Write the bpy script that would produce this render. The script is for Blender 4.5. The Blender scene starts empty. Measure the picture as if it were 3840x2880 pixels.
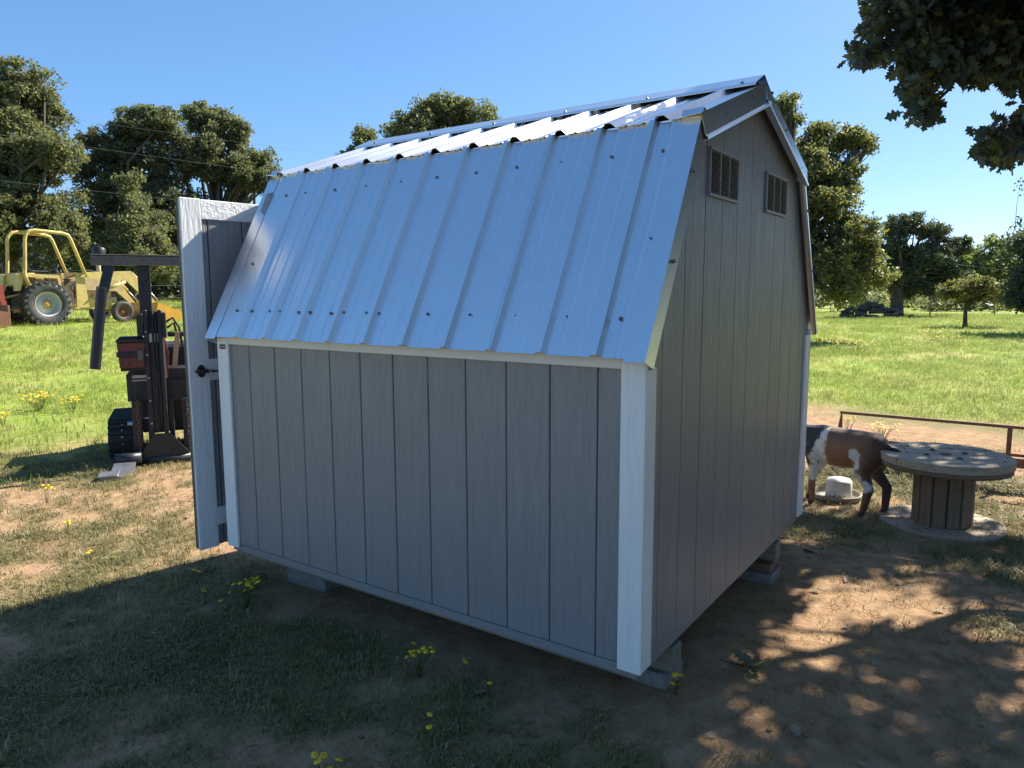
import bpy, math, random
import numpy as np
from mathutils import Vector, Matrix

S = bpy.context.scene
COL = S.collection
rad = math.radians

# ------------------------------------------------------------------ camera
CAM = np.array([1.0396, -2.2879, 1.5984])
YAW, PITCH, ROLL, FPX = 0.6077, -0.1267, -0.0042, 2760.9
_f = np.array([-math.sin(YAW) * math.cos(PITCH), math.cos(YAW) * math.cos(PITCH), math.sin(PITCH)])
_r0 = np.array([math.cos(YAW), math.sin(YAW), 0.0])
_u0 = np.cross(_r0, _f)
_r = math.cos(ROLL) * _r0 + math.sin(ROLL) * _u0
_u = -math.sin(ROLL) * _r0 + math.cos(ROLL) * _u0
cam_data = bpy.data.cameras.new("camera")
cam_data.sensor_fit = 'HORIZONTAL'
cam_data.sensor_width = 36.0
cam_data.lens = 36.0 * FPX / 3840.0
cam_data.clip_start = 0.05
cam_data.clip_end = 3000
cam = bpy.data.objects.new("camera", cam_data)
COL.objects.link(cam)
cam.matrix_world = Matrix(((_r[0], _u[0], -_f[0], CAM[0]), (_r[1], _u[1], -_f[1], CAM[1]),
                           (_r[2], _u[2], -_f[2], CAM[2]), (0, 0, 0, 1)))
S.camera = cam


def at(px, py, depth):
    """world point seen at a photo pixel (3840 wide) at that depth"""
    return CAM + depth * (_f + _r * (px - 1920) / FPX - _u * (py - 1440) / FPX)


# ------------------------------------------------------------------ sky, sun, exposure
SUN_H = np.array([0.285, 0.959]); SUN_H /= np.linalg.norm(SUN_H)
SUN_EL = rad(41.0)
SUN_DIR = np.array([SUN_H[0] * math.cos(SUN_EL), SUN_H[1] * math.cos(SUN_EL), math.sin(SUN_EL)])
world = bpy.data.worlds.new("World")
S.world = world
world.use_nodes = True
wn = world.node_tree
wn.nodes.clear()
sky = wn.nodes.new("ShaderNodeTexSky")
sky.sky_type = 'NISHITA'
sky.sun_disc = False
sky.sun_elevation = SUN_EL
sky.sun_rotation = math.atan2(SUN_H[0], SUN_H[1])
sky.altitude = 350
sky.air_density = 0.6
sky.dust_density = 0.35
sky.ozone_density = 6.0
bg = wn.nodes.new("ShaderNodeBackground")
bg.inputs[1].default_value = 0.15
wo = wn.nodes.new("ShaderNodeOutputWorld")
gam = wn.nodes.new("ShaderNodeGamma")          # evens the sky out the way the phone's exposure does
gam.inputs[1].default_value = 0.6
hs = wn.nodes.new("ShaderNodeHueSaturation")
hs.inputs['Saturation'].default_value = 1.33
wn.links.new(sky.outputs[0], gam.inputs[0])
wn.links.new(gam.outputs[0], hs.inputs['Color'])
wn.links.new(hs.outputs[0], bg.inputs[0])
wn.links.new(bg.outputs[0], wo.inputs[0])

sun_data = bpy.data.lights.new("sun", 'SUN')
sun_data.energy = 4.4
sun_data.angle = rad(0.53)
sun_data.color = (1.0, 0.93, 0.82)
sun = bpy.data.objects.new("sun", sun_data)
COL.objects.link(sun)
sun.location = (3, 12, 14)
sun.rotation_euler = Vector(SUN_DIR).to_track_quat('Z', 'Y').to_euler()

S.view_settings.view_transform = 'Standard'
S.view_settings.look = 'None'
S.view_settings.exposure = 1.46
S.view_settings.gamma = 1.0
S.view_settings.use_curve_mapping = False
S.render.engine = 'CYCLES'
S.cycles.max_bounces = 6
S.cycles.diffuse_bounces = 3
S.cycles.glossy_bounces = 3
S.cycles.transmission_bounces = 4
S.cycles.transparent_max_bounces = 4
S.cycles.sample_clamp_indirect = 6.0
S.cycles.use_denoising = True


# ------------------------------------------------------------------ object helpers
def tag(o, label=None, cat=None, group=None, kind=None):
    if label: o["label"] = label
    if cat: o["category"] = cat
    if group: o["group"] = group
    if kind: o["kind"] = kind
    return o


def empty(name, loc=(0, 0, 0), rz=0.0):
    o = bpy.data.objects.new(name, None)
    o.location = loc
    o.rotation_euler = (0, 0, rz)
    o.empty_display_size = 0.2
    COL.objects.link(o)
    return o


def link(name, me, parent=None, loc=None, rot=None):
    o = bpy.data.objects.new(name, me)
    COL.objects.link(o)
    if parent: o.parent = parent
    if loc is not None: o.location = loc
    if rot is not None: o.rotation_euler = rot
    return o


def np_mesh(name, V, F, mat, smooth=False):
    """V (n,3) array, F (m,k) int array with constant k"""
    me = bpy.data.meshes.new(name)
    V = np.asarray(V, np.float32); F = np.asarray(F, np.int32)
    k = F.shape[1]
    me.vertices.add(len(V)); me.vertices.foreach_set("co", V.ravel())
    me.loops.add(F.size); me.loops.foreach_set("vertex_index", F.ravel())
    me.polygons.add(len(F))
    me.polygons.foreach_set("loop_start", np.arange(0, F.size, k, dtype=np.int32))
    if smooth: me.polygons.foreach_set("use_smooth", np.ones(len(F), bool))
    me.update(calc_edges=True)
    if mat: me.materials.append(mat)
    return me


def frame_of(d):
    d = np.asarray(d, float); d = d / np.linalg.norm(d)
    h = np.array([0, 0, 1.0]) if abs(d[2]) < 0.9 else np.array([1.0, 0, 0])
    a = np.cross(h, d); a /= np.linalg.norm(a)
    return a, np.cross(d, a), d


class MB:
    def __init__(self):
        self.v = []; self.f = []; self.sm = []

    def add(self, vs, fs, smooth=False):
        n = len(self.v)
        self.v += [tuple(map(float, p)) for p in vs]
        for q in fs:
            self.f.append(tuple(i + n for i in q)); self.sm.append(smooth)
        return self

    def box(self, x0, x1, y0, y1, z0, z1, b=0.0):
        if b <= 0:
            vs = [(x, y, z) for z in (z0, z1) for y in (y0, y1) for x in (x0, x1)]
            fs = [(0, 2, 3, 1), (4, 5, 7, 6), (0, 1, 5, 4), (2, 6, 7, 3), (0, 4, 6, 2), (1, 3, 7, 5)]
            return self.add(vs, fs)
        lo, hi = (x0, y0, z0), (x1, y1, z1)
        vs = []; idx = {}
        for sx in (0, 1):
            for sy in (0, 1):
                for sz in (0, 1):
                    c = [(lo, hi)[s][i] for i, s in enumerate((sx, sy, sz))]
                    for ax in range(3):
                        p = [c[i] + (b if (sx, sy, sz)[i] == 0 else -b) for i in range(3)]
                        p[ax] = c[ax]
                        idx[(sx, sy, sz, ax)] = len(vs); vs.append(p)
        fs = []
        o = {0: [(0, 0), (1, 0), (1, 1), (0, 1)]}
        for ax in range(3):
            for s in (0, 1):
                q = []
                for a, c in ((0, 0), (1, 0), (1, 1), (0, 1)):
                    k = [0, 0, 0]; k[ax] = s; k[(ax + 1) % 3] = a; k[(ax + 2) % 3] = c
                    q.append(idx[(k[0], k[1], k[2], ax)])
                fs.append(q if s else q[::-1])
        for ax in range(3):
            a1, a2 = (ax + 1) % 3, (ax + 2) % 3
            for s1 in (0, 1):
                for s2 in (0, 1):
                    k0 = [0, 0, 0]; k0[a1] = s1; k0[a2] = s2
                    k1 = k0[:]; k1[ax] = 1
                    q = [idx[tuple(k0) + (a1,)], idx[tuple(k1) + (a1,)], idx[tuple(k1) + (a2,)], idx[tuple(k0) + (a2,)]]
                    fs.append(q if s1 == s2 else q[::-1])
        for sx in (0, 1):
            for sy in (0, 1):
                for sz in (0, 1):
                    q = [idx[(sx, sy, sz, 0)], idx[(sx, sy, sz, 1)], idx[(sx, sy, sz, 2)]]
                    fs.append(q if (sx + sy + sz) % 2 else q[::-1])
        return self.add(vs, fs)

    def prism(self, poly, axis, lo, hi):
        """poly in the two other axes (cyclic order), extruded along axis"""
        n = len(poly); vs = []
        for h in (lo, hi):
            for a, c in poly:
                p = [0, 0, 0]; p[axis] = h; p[(axis + 1) % 3] = a; p[(axis + 2) % 3] = c
                vs.append(p)
        fs = [tuple(range(n))[::-1], tuple(range(n, 2 * n))]
        fs += [(i, (i + 1) % n, n + (i + 1) % n, n + i) for i in range(n)]
        return self.add(vs, fs)

    def loft(self, rings, smooth=False, caps=True, closed=True):
        n = len(rings[0]); vs = [p for r in rings for p in r]; fs = []
        m = n if closed else n - 1
        for k in range(len(rings) - 1):
            for i in range(m):
                j = (i + 1) % n
                fs.append((k * n + i, k * n + j, (k + 1) * n + j, (k + 1) * n + i))
        self.add(vs, fs, smooth)
        if caps:
            b = len(self.v) - len(vs)
            self.f.append(tuple(b + i for i in range(n))[::-1]); self.sm.append(False)
            b2 = len(self.v) - n
            self.f.append(tuple(b2 + i for i in range(n))); self.sm.append(False)
        return self

    def tube(self, pts, radii, n=8, smooth=True, squash=1.0):
        pts = [np.asarray(p, float) for p in pts]
        if not hasattr(radii, '__len__'): radii = [radii] * len(pts)
        rings = []; prev = None
        for i, p in enumerate(pts):
            d = pts[min(i + 1, len(pts) - 1)] - pts[max(i - 1, 0)]
            a, b, dn = frame_of(d)
            if prev is not None:
                a = prev - dn * (prev @ dn); a /= np.linalg.norm(a); b = np.cross(dn, a)
            prev = a
            rings.append([p + radii[i] * (math.cos(t) * a + squash * math.sin(t) * b)
                          for t in [2 * math.pi * k / n for k in range(n)]])
        return self.loft(rings, smooth)

    def lathe(self, prof, c, axis, n=32, smooth=True, caps=True):
        """prof list of (radius, along); axis vector"""
        a, b, d = frame_of(axis); c = np.asarray(c, float)
        rings = [[c + d * h + r * (math.cos(2 * math.pi * k / n) * a + math.sin(2 * math.pi * k / n) * b)
                  for k in range(n)] for r, h in prof]
        return self.loft(rings, smooth, caps)

    def beam(self, p, q, w, h, up=(0, 0, 1)):
        """rectangular bar from p to q"""
        p = np.asarray(p, float); q = np.asarray(q, float)
        d = (q - p) / np.linalg.norm(q - p); up = np.asarray(up, float)
        s = np.cross(d, up); s /= np.linalg.norm(s); t = np.cross(s, d)
        ring = lambda c: [c + s * a * w / 2 + t * b * h / 2 for a, b in ((-1, -1), (1, -1), (1, 1), (-1, 1))]
        return self.loft([ring(p), ring(q)])

    def ball(self, c, r, n=10):
        rx, ry, rz = r if hasattr(r, '__len__') else (r, r, r)
        rings = []
        for i in range(1, n):
            t = math.pi * i / n
            rings.append([(c[0] + rx * math.sin(t) * math.cos(p), c[1] + ry * math.sin(t) * math.sin(p), c[2] - rz * math.cos(t))
                          for p in [2 * math.pi * k / (n + 2) for k in range(n + 2)]])
        return self.loft(rings, True)

    def mesh(self, name, mat):
        me = bpy.data.meshes.new(name)
        me.from_pydata(self.v, [], self.f)
        me.polygons.foreach_set("use_smooth", self.sm)
        me.update()
        import bmesh
        bm = bmesh.new(); bm.from_mesh(me)
        bmesh.ops.recalc_face_normals(bm, faces=bm.faces)
        bm.to_mesh(me); bm.free()
        if mat: me.materials.append(mat)
        return me

    def build(self, name, mat, parent=None, loc=None, rot=None):
        return link(name, self.mesh(name, mat), parent, loc, rot)


# ------------------------------------------------------------------ noise
def vnoise(x, y, seed=0):
    xi = np.floor(x).astype(np.int64); yi = np.floor(y).astype(np.int64)
    xf = x - xi; yf = y - yi
    u = xf * xf * (3 - 2 * xf); v = yf * yf * (3 - 2 * yf)

    def h(a, b):
        n = (a * 374761393 + b * 668265263 + seed * 2147483647 * 7) & 0xFFFFFFFF
        n = ((n ^ (n >> 13)) * 1274126177) & 0xFFFFFFFF
        return ((n ^ (n >> 16)) & 0xFFFF) / 65535.0
    return (h(xi, yi) * (1 - u) + h(xi + 1, yi) * u) * (1 - v) + (h(xi, yi + 1) * (1 - u) + h(xi + 1, yi + 1) * u) * v


def fbm(x, y, seed=0, o=4):
    s = 0; a = 0.5; t = 0
    for i in range(o):
        s = s + a * vnoise(x * 2 ** i, y * 2 ** i, seed + i); t += a; a *= 0.5
    return s / t


def sstep(a, b, x):
    t = np.clip((x - a) / (b - a), 0, 1)
    return t * t * (3 - 2 * t)


# ------------------------------------------------------------------ materials
def mat_new(name):
    m = bpy.data.materials.new(name); m.use_nodes = True
    nt = m.node_tree; b = nt.nodes["Principled BSDF"]
    return m, nt, b


def N(nt, t, **kw):
    n = nt.nodes.new(t)
    for k, v in kw.items(): setattr(n, k, v)
    return n


def noise_node(nt, scale, detail=4, rough=0.6, vec=None, mapscale=None, coord='Object', randoff=False, dist=0.0):
    tc = N(nt, "ShaderNodeTexCoord")
    mp = N(nt, "ShaderNodeMapping")
    nt.links.new(tc.outputs[coord], mp.inputs[0])
    if mapscale: mp.inputs['Scale'].default_value = mapscale
    if randoff:
        oi = N(nt, "ShaderNodeObjectInfo")
        mm = N(nt, "ShaderNodeMath", operation='MULTIPLY'); mm.inputs[1].default_value = 37.0
        nt.links.new(oi.outputs['Random'], mm.inputs[0])
        cx = N(nt, "ShaderNodeCombineXYZ")
        for i in range(3): nt.links.new(mm.outputs[0], cx.inputs[i])
        nt.links.new(cx.outputs[0], mp.inputs['Location'])
    n = N(nt, "ShaderNodeTexNoise")
    n.inputs['Scale'].default_value = scale
    n.inputs['Detail'].default_value = detail
    n.inputs['Roughness'].default_value = rough
    n.inputs['Distortion'].default_value = dist
    nt.links.new(mp.outputs[0], n.inputs['Vector'])
    return n


def ramp(nt, src, stops):
    r = N(nt, "ShaderNodeValToRGB")
    e = r.color_ramp.elements
    while len(e) < len(stops): e.new(0.5)
    for i, (p, c) in enumerate(stops):
        e[i].position = p; e[i].color = c if len(c) == 4 else (*c, 1)
    nt.links.new(src, r.inputs[0])
    return r


def bump(nt, b, src, strength=0.4, dist=0.01, prev=None):
    bn = N(nt, "ShaderNodeBump")
    bn.inputs['Strength'].default_value = strength
    bn.inputs['Distance'].default_value = dist
    nt.links.new(src, bn.inputs['Height'])
    if prev: nt.links.new(prev.outputs[0], bn.inputs['Normal'])
    nt.links.new(bn.outputs[0], b.inputs['Normal'])
    return bn


def mat_worn(name, c1, c2, scale=8, rough=0.5, metal=0.0, b_str=0.15, b_dist=0.004, mapscale=None, stops=(0.35, 0.65), rr=0.12, randoff=False, spec=0.5):
    m, nt, b = mat_new(name)
    n = noise_node(nt, scale, 6, 0.65, mapscale=mapscale, randoff=randoff)
    r = ramp(nt, n.outputs['Fac'], [(stops[0], c1), (stops[1], c2)])
    nt.links.new(r.outputs[0], b.inputs['Base Color'])
    mr = N(nt, "ShaderNodeMapRange")
    mr.inputs['To Min'].default_value = max(0.05, rough - rr); mr.inputs['To Max'].default_value = min(1, rough + rr)
    nt.links.new(n.outputs['Fac'], mr.inputs['Value']); nt.links.new(mr.outputs[0], b.inputs['Roughness'])
    b.inputs['Metallic'].default_value = metal
    b.inputs['Specular IOR Level'].default_value = spec
    if b_str: bump(nt, b, n.outputs['Fac'], b_str, b_dist)
    return m


def mat_grain(name, c1, c2, mapscale, rough=0.55, strength=0.5, dist=0.003, scale=1.0):
    """painted embossed timber: stretched grain relief, colour nearly even"""
    m, nt, b = mat_new(name)
    n = noise_node(nt, scale, 5, 0.6, mapscale=mapscale, randoff=True, dist=1.2)
    n2 = noise_node(nt, 2.3, 4, 0.6, randoff=True)
    r = ramp(nt, n2.outputs['Fac'], [(0.3, c1), (0.7, c2)])
    nt.links.new(r.outputs[0], b.inputs['Base Color'])
    b.inputs['Roughness'].default_value = rough
    sh = ramp(nt, n.outputs['Fac'], [(0.40, (0, 0, 0)), (0.50, (0.75, 0.75, 0.75)), (0.62, (1, 1, 1))])
    fine = noise_node(nt, 1.0, 3, 0.6, mapscale=tuple(4 * s for s in mapscale), randoff=True)
    b1 = bump(nt, b, sh.outputs[0], strength, dist)
    bump(nt, b, fine.outputs['Fac'], strength * 0.5, dist * 0.5, b1)
    return m


M = {}
M['siding'] = mat_grain('siding_grey_paint', (0.246, 0.245, 0.246), (0.272, 0.270, 0.270), (40, 40, 3.6), 0.44, 0.60, 0.0035)
M['siding_dark'] = mat_grain('groove_grey_paint', (0.06, 0.06, 0.062), (0.07, 0.07, 0.072), (34, 34, 2.6), 0.6, 0.3, 0.002)
M['trim'] = mat_grain('trim_white_paint', (0.82, 0.825, 0.82), (0.86, 0.86, 0.85), (34, 34, 3.4), 0.45, 0.6, 0.003)
M['trim_h'] = mat_grain('rail_white_paint', (0.82, 0.825, 0.82), (0.86, 0.86, 0.85), (34, 3.4, 40), 0.45, 0.6, 0.003)
M['trim_x'] = mat_grain('eave_board_paint', (0.76, 0.74, 0.68), (0.80, 0.78, 0.72), (3.0, 30, 36), 0.5, 0.4, 0.002)


def mat_galv():
    m, nt, b = mat_new('galvalume_sheet')
    n = noise_node(nt, 120, 2, 0.5)
    n2 = noise_node(nt, 1.4, 3, 0.5)
    r = ramp(nt, n.outputs['Fac'], [(0.3, (0.80, 0.815, 0.84)), (0.7, (0.88, 0.895, 0.915))])
    nt.links.new(r.outputs[0], b.inputs['Base Color'])
    b.inputs['Metallic'].default_value = 1.0
    mr = N(nt, "ShaderNodeMapRange")
    mr.inputs['To Min'].default_value = 0.27; mr.inputs['To Max'].default_value = 0.37
    nt.links.new(n2.outputs['Fac'], mr.inputs['Value']); nt.links.new(mr.outputs[0], b.inputs['Roughness'])
    b1 = bump(nt, b, n2.outputs['Fac'], 0.12, 0.02)
    bump(nt, b, n.outputs['Fac'], 0.05, 0.001, b1)
    return m


M['galv'] = mat_galv()
M['galv_dull'] = mat_worn('galvalume_flashing', (0.50, 0.51, 0.50), (0.60, 0.61, 0.60), 30, 0.42, 0.85, 0.05, 0.002)
M['vent'] = mat_worn('dull_vent_metal', (0.25, 0.27, 0.30), (0.30, 0.32, 0.35), 30, 0.5, 0.2, 0.05, 0.002)
M['screw'] = mat_worn('screw_metal', (0.13, 0.135, 0.14), (0.22, 0.225, 0.23), 60, 0.4, 0.8, 0)
M['black_rubber'] = mat_worn('black_rubber', (0.016, 0.016, 0.017), (0.035, 0.033, 0.031), 14, 0.7, 0, 0.2, 0.005)
M['black_plastic'] = mat_worn('black_plastic', (0.012, 0.012, 0.013), (0.025, 0.025, 0.026), 20, 0.4, 0, 0.1, 0.001)
M['concrete'] = mat_worn('concrete', (0.16, 0.15, 0.135), (0.26, 0.245, 0.22), 26, 0.9, 0, 0.5, 0.006)
M['runner'] = mat_worn('treated_timber', (0.15, 0.14, 0.11), (0.24, 0.21, 0.16), 20, 0.8, 0, 0.4, 0.003, mapscale=(0.3, 3, 3))
M['redwood'] = mat_worn('red_brown_timber', (0.13, 0.075, 0.05), (0.19, 0.11, 0.075), 20, 0.8, 0, 0.4, 0.003)
M['yellow'] = mat_worn('faded_yellow_paint', (0.62, 0.47, 0.15), (0.46, 0.34, 0.13), 5, 0.55, 0, 0.2, 0.004, stops=(0.42, 0.68))
M['yellow_rust'] = mat_worn('dirty_yellow_paint', (0.50, 0.38, 0.15), (0.20, 0.12, 0.06), 6, 0.7, 0, 0.3, 0.004, stops=(0.45, 0.70))
M['yellow_bright'] = mat_worn('orange_yellow_paint', (0.70, 0.38, 0.03), (0.50, 0.25, 0.03), 5, 0.5, 0, 0.2, 0.004)
M['hood'] = mat_worn('faded_cream_paint', (0.58, 0.47, 0.27), (0.42, 0.33, 0.19), 6, 0.6, 0, 0.2, 0.003)
M['tyre'] = mat_worn('tyre_rubber', (0.028, 0.028, 0.029), (0.075, 0.072, 0.068), 9, 0.65, 0, 0.2, 0.006)
M['rim'] = mat_worn('rim_grey_paint', (0.36, 0.38, 0.36), (0.48, 0.50, 0.48), 7, 0.5, 0, 0.1, 0.003)
M['blacksteel'] = mat_worn('black_painted_steel', (0.014, 0.016, 0.021), (0.030, 0.033, 0.039), 16, 0.45, 0, 0.25, 0.003, stops=(0.4, 0.75))
M['steel'] = mat_worn('worn_steel', (0.30, 0.30, 0.31), (0.45, 0.44, 0.43), 22, 0.38, 0.8, 0.2, 0.002)
M['rust'] = mat_worn('rusty_steel', (0.16, 0.075, 0.045), (0.28, 0.13, 0.075), 24, 0.85, 0, 0.4, 0.003)
M['mudsteel'] = mat_worn('muddy_steel', (0.10, 0.08, 0.06), (0.17, 0.13, 0.09), 18, 0.75, 0.1, 0.3, 0.003)
M['pad'] = mat_worn('grey_padding', (0.10, 0.095, 0.09), (0.17, 0.16, 0.155), 30, 0.8, 0, 0.3, 0.002)
M['red'] = mat_worn('faded_red_plastic', (0.12, 0.036, 0.036), (0.16, 0.052, 0.050), 12, 0.5, 0, 0.1, 0.002)
M['redpaint'] = mat_worn('red_paint', (0.34, 0.06, 0.04), (0.25, 0.05, 0.04), 6, 0.5, 0, 0.2, 0.003)
M['whitepaint'] = mat_worn('white_paint', (0.70, 0.70, 0.68), (0.58, 0.57, 0.54), 8, 0.5, 0, 0.1, 0.002)
M['oldwood'] = mat_worn('weathered_wood', (0.15, 0.102, 0.064), (0.25, 0.175, 0.115), 10, 0.85, 0, 0.6, 0.004, mapscale=(6, 6, 0.6), randoff=True)
M['topwood'] = mat_worn('weathered_table_wood', (0.32, 0.255, 0.18), (0.48, 0.385, 0.28), 9, 0.85, 0, 0.6, 0.004, mapscale=(0.7, 6, 6), randoff=True)
M['boardwood'] = mat_worn('sawn_board', (0.42, 0.33, 0.22), (0.54, 0.43, 0.30), 12, 0.8, 0, 0.3, 0.003)
M['bark'] = mat_worn('bark', (0.055, 0.042, 0.032), (0.13, 0.105, 0.085), 16, 0.95, 0, 1.0, 0.03, mapscale=(1, 1, 0.25))
M['salt'] = mat_worn('white_lick_block', (0.62, 0.60, 0.55), (0.74, 0.72, 0.67), 10, 0.8, 0, 0.4, 0.006)
M['pan'] = mat_worn('cream_plastic_pan', (0.22, 0.185, 0.13), (0.32, 0.27, 0.19), 9, 0.6, 0, 0.2, 0.003)
M['crumb'] = mat_worn('feed_crumbs', (0.10, 0.07, 0.045), (0.22, 0.16, 0.10), 80, 0.9, 0, 0.6, 0.004)
M['wire'] = mat_worn('cable', (0.30, 0.30, 0.30), (0.38, 0.38, 0.38), 9, 0.5, 0.4, 0)
M['petal'] = mat_worn('yellow_petal', (0.80, 0.50, 0.01), (0.88, 0.62, 0.02), 60, 0.6, 0, 0)
M['flowerhead'] = mat_worn('flower_centre', (0.45, 0.24, 0.01), (0.55, 0.32, 0.02), 60, 0.8, 0, 0.3, 0.002)


def mat_leaf(name, dark, light, transl=0.32, rough=0.42, tcol=None, hue=None):
    m, nt, b = mat_new(name)
    geo = N(nt, "ShaderNodeNewGeometry")
    stops = [(0.0, dark), (0.75, light)]
    if hue: stops.append((0.97, hue))
    r = ramp(nt, geo.outputs['Random Per Island'], stops)
    nt.links.new(r.outputs[0], b.inputs['Base Color'])
    b.inputs['Roughness'].default_value = rough
    b.inputs['Specular IOR Level'].default_value = 0.28
    tr = N(nt, "ShaderNodeBsdfTranslucent")
    hsv = N(nt, "ShaderNodeMixRGB", blend_type='MULTIPLY'); hsv.inputs[0].default_value = 1.0
    hsv.inputs[2].default_value = (*(tcol or (1.3, 1.4, 0.8)), 1)
    nt.links.new(r.outputs[0], hsv.inputs[1]); nt.links.new(hsv.outputs[0], tr.inputs[0])
    mx = N(nt, "ShaderNodeMixShader"); mx.inputs[0].default_value = transl
    nt.links.new(b.outputs[0], mx.inputs[1]); nt.links.new(tr.outputs[0], mx.inputs[2])
    nt.links.new(mx.outputs[0], nt.nodes['Material Output'].inputs[0])
    return m


M['leaf_oak'] = mat_leaf('oak_leaf', (0.044, 0.060, 0.052), (0.072, 0.098, 0.074), 0.20, 0.5, hue=(0.11, 0.12, 0.03))
M['leaf_far'] = mat_leaf('far_leaf', (0.095, 0.110, 0.070), (0.180, 0.192, 0.122), 0.50, 0.50, hue=(0.16, 0.13, 0.06))
M['leaf_olive'] = mat_leaf('olive_leaf', (0.105, 0.118, 0.068), (0.195, 0.205, 0.120), 0.50, 0.50, hue=(0.19, 0.15, 0.05))
M['leaf_dark'] = mat_leaf('dark_leaf', (0.055, 0.070, 0.048), (0.110, 0.130, 0.080), 0.36, 0.45)
M['leaf_pale'] = mat_leaf('pale_leaf', (0.15, 0.17, 0.06), (0.24, 0.26, 0.10), 0.40, 0.6)
M['leaf_gold'] = mat_leaf('gold_green_leaf', (0.098, 0.114, 0.056), (0.178, 0.186, 0.096), 0.50, 0.50, hue=(0.24, 0.17, 0.04))
M['stem'] = mat_leaf('stem_green', (0.06, 0.10, 0.025), (0.10, 0.15, 0.04), 0.3, 0.6)
M['deadleaf'] = mat_worn('dead_leaf', (0.24, 0.17, 0.10), (0.34, 0.25, 0.16), 30, 0.8, 0, 0.2, 0.002)


def mat_grass(name, cols, transl=0.3):
    m, nt, b = mat_new(name)
    oi = N(nt, "ShaderNodeObjectInfo")
    geo = N(nt, "ShaderNodeNewGeometry")
    mx0 = N(nt, "ShaderNodeMath", operation='MULTIPLY'); mx0.inputs[1].default_value = 0.45
    nt.links.new(geo.outputs['Random Per Island'], mx0.inputs[0])
    mx1 = N(nt, "ShaderNodeMath", operation='MULTIPLY_ADD'); mx1.inputs[1].default_value = 0.55
    nt.links.new(oi.outputs['Random'], mx1.inputs[0]); nt.links.new(mx0.outputs[0], mx1.inputs[2])
    r = ramp(nt, mx1.outputs[0], [(i / (len(cols) - 1), c) for i, c in enumerate(cols)])
    nt.links.new(r.outputs[0], b.inputs['Base Color'])
    b.inputs['Roughness'].default_value = 0.55
    b.inputs['Specular IOR Level'].default_value = 0.35
    tr = N(nt, "ShaderNodeBsdfTranslucent")
    nt.links.new(r.outputs[0], tr.inputs[0])
    mx = N(nt, "ShaderNodeMixShader"); mx.inputs[0].default_value = transl
    nt.links.new(b.outputs[0], mx.inputs[1]); nt.links.new(tr.outputs[0], mx.inputs[2])
    nt.links.new(mx.outputs[0], nt.nodes['Material Output'].inputs[0])
    return m


M['grass'] = mat_grass('grass_blade', [(0.10, 0.118, 0.042), (0.17, 0.175, 0.065), (0.29, 0.25, 0.11), (0.44, 0.35, 0.20)])
M['grass_field'] = mat_grass('field_grass_blade', [(0.15, 0.24, 0.035), (0.23, 0.32, 0.055), (0.31, 0.37, 0.080), (0.45, 0.41, 0.17)], 0.4)


def mat_ground():
    m, nt, b = mat_new('ground_soil_and_turf')
    ga = N(nt, "ShaderNodeAttribute", attribute_name='turf')
    fa = N(nt, "ShaderNodeAttribute", attribute_name='field')
    n1 = noise_node(nt, 9, 6, 0.7)
    n2 = noise_node(nt, 60, 5, 0.75)
    n3 = noise_node(nt, 0.45, 5, 0.6)
    soil = ramp(nt, n1.outputs['Fac'], [(0.28, (0.24, 0.142, 0.078)), (0.5, (0.38, 0.240, 0.135)), (0.72, (0.48, 0.325, 0.195))])
    thatch = ramp(nt, n2.outputs['Fac'], [(0.3, (0.13, 0.115, 0.05)), (0.5, (0.21, 0.185, 0.08)), (0.72, (0.34, 0.26, 0.14))])
    field = ramp(nt, n3.outputs['Fac'], [(0.28, (0.42, 0.36, 0.15)), (0.46, (0.32, 0.36, 0.080)), (0.62, (0.24, 0.34, 0.050)), (0.8, (0.36, 0.35, 0.11))])
    fine = N(nt, "ShaderNodeMixRGB", blend_type='MULTIPLY'); fine.inputs[0].default_value = 0.75
    fr = ramp(nt, n2.outputs['Fac'], [(0.3, (0.62, 0.62, 0.62)), (0.6, (1.05, 1.05, 1.05))])
    nt.links.new(field.outputs[0], fine.inputs[1]); nt.links.new(fr.outputs[0], fine.inputs[2])
    # break the turf edge up with fine noise
    ad = N(nt, "ShaderNodeMath", operation='ADD'); sb = N(nt, "ShaderNodeMath", operation='SUBTRACT'); sb.inputs[1].default_value = 0.5
    nt.links.new(n2.outputs['Fac'], sb.inputs[0])
    sc = N(nt, "ShaderNodeMath", operation='MULTIPLY'); sc.inputs[1].default_value = 1.3
    nt.links.new(sb.outputs[0], sc.inputs[0])
    nt.links.new(ga.outputs['Fac'], ad.inputs[0]); nt.links.new(sc.outputs[0], ad.inputs[1])
    mr = N(nt, "ShaderNodeMapRange"); mr.inputs['From Min'].default_value = 0.35; mr.inputs['From Max'].default_value = 0.75
    nt.links.new(ad.outputs[0], mr.inputs['Value'])
    m1 = N(nt, "ShaderNodeMixRGB"); m2 = N(nt, "ShaderNodeMixRGB")
    nt.links.new(mr.outputs[0], m1.inputs[0]); nt.links.new(soil.outputs[0], m1.inputs[1]); nt.links.new(thatch.outputs[0], m1.inputs[2])
    nt.links.new(fa.outputs['Fac'], m2.inputs[0]); nt.links.new(m1.outputs[0], m2.inputs[1]); nt.links.new(fine.outputs[0], m2.inputs[2])
    nt.links.new(m2.outputs[0], b.inputs['Base Color'])
    b.inputs['Roughness'].default_value = 0.95
    b.inputs['Specular IOR Level'].default_value = 0.15
    b1 = bump(nt, b, n1.outputs['Fac'], 0.6, 0.05)
    bump(nt, b, n2.outputs['Fac'], 0.7, 0.012, b1)
    return m


M['ground'] = mat_ground()


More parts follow.
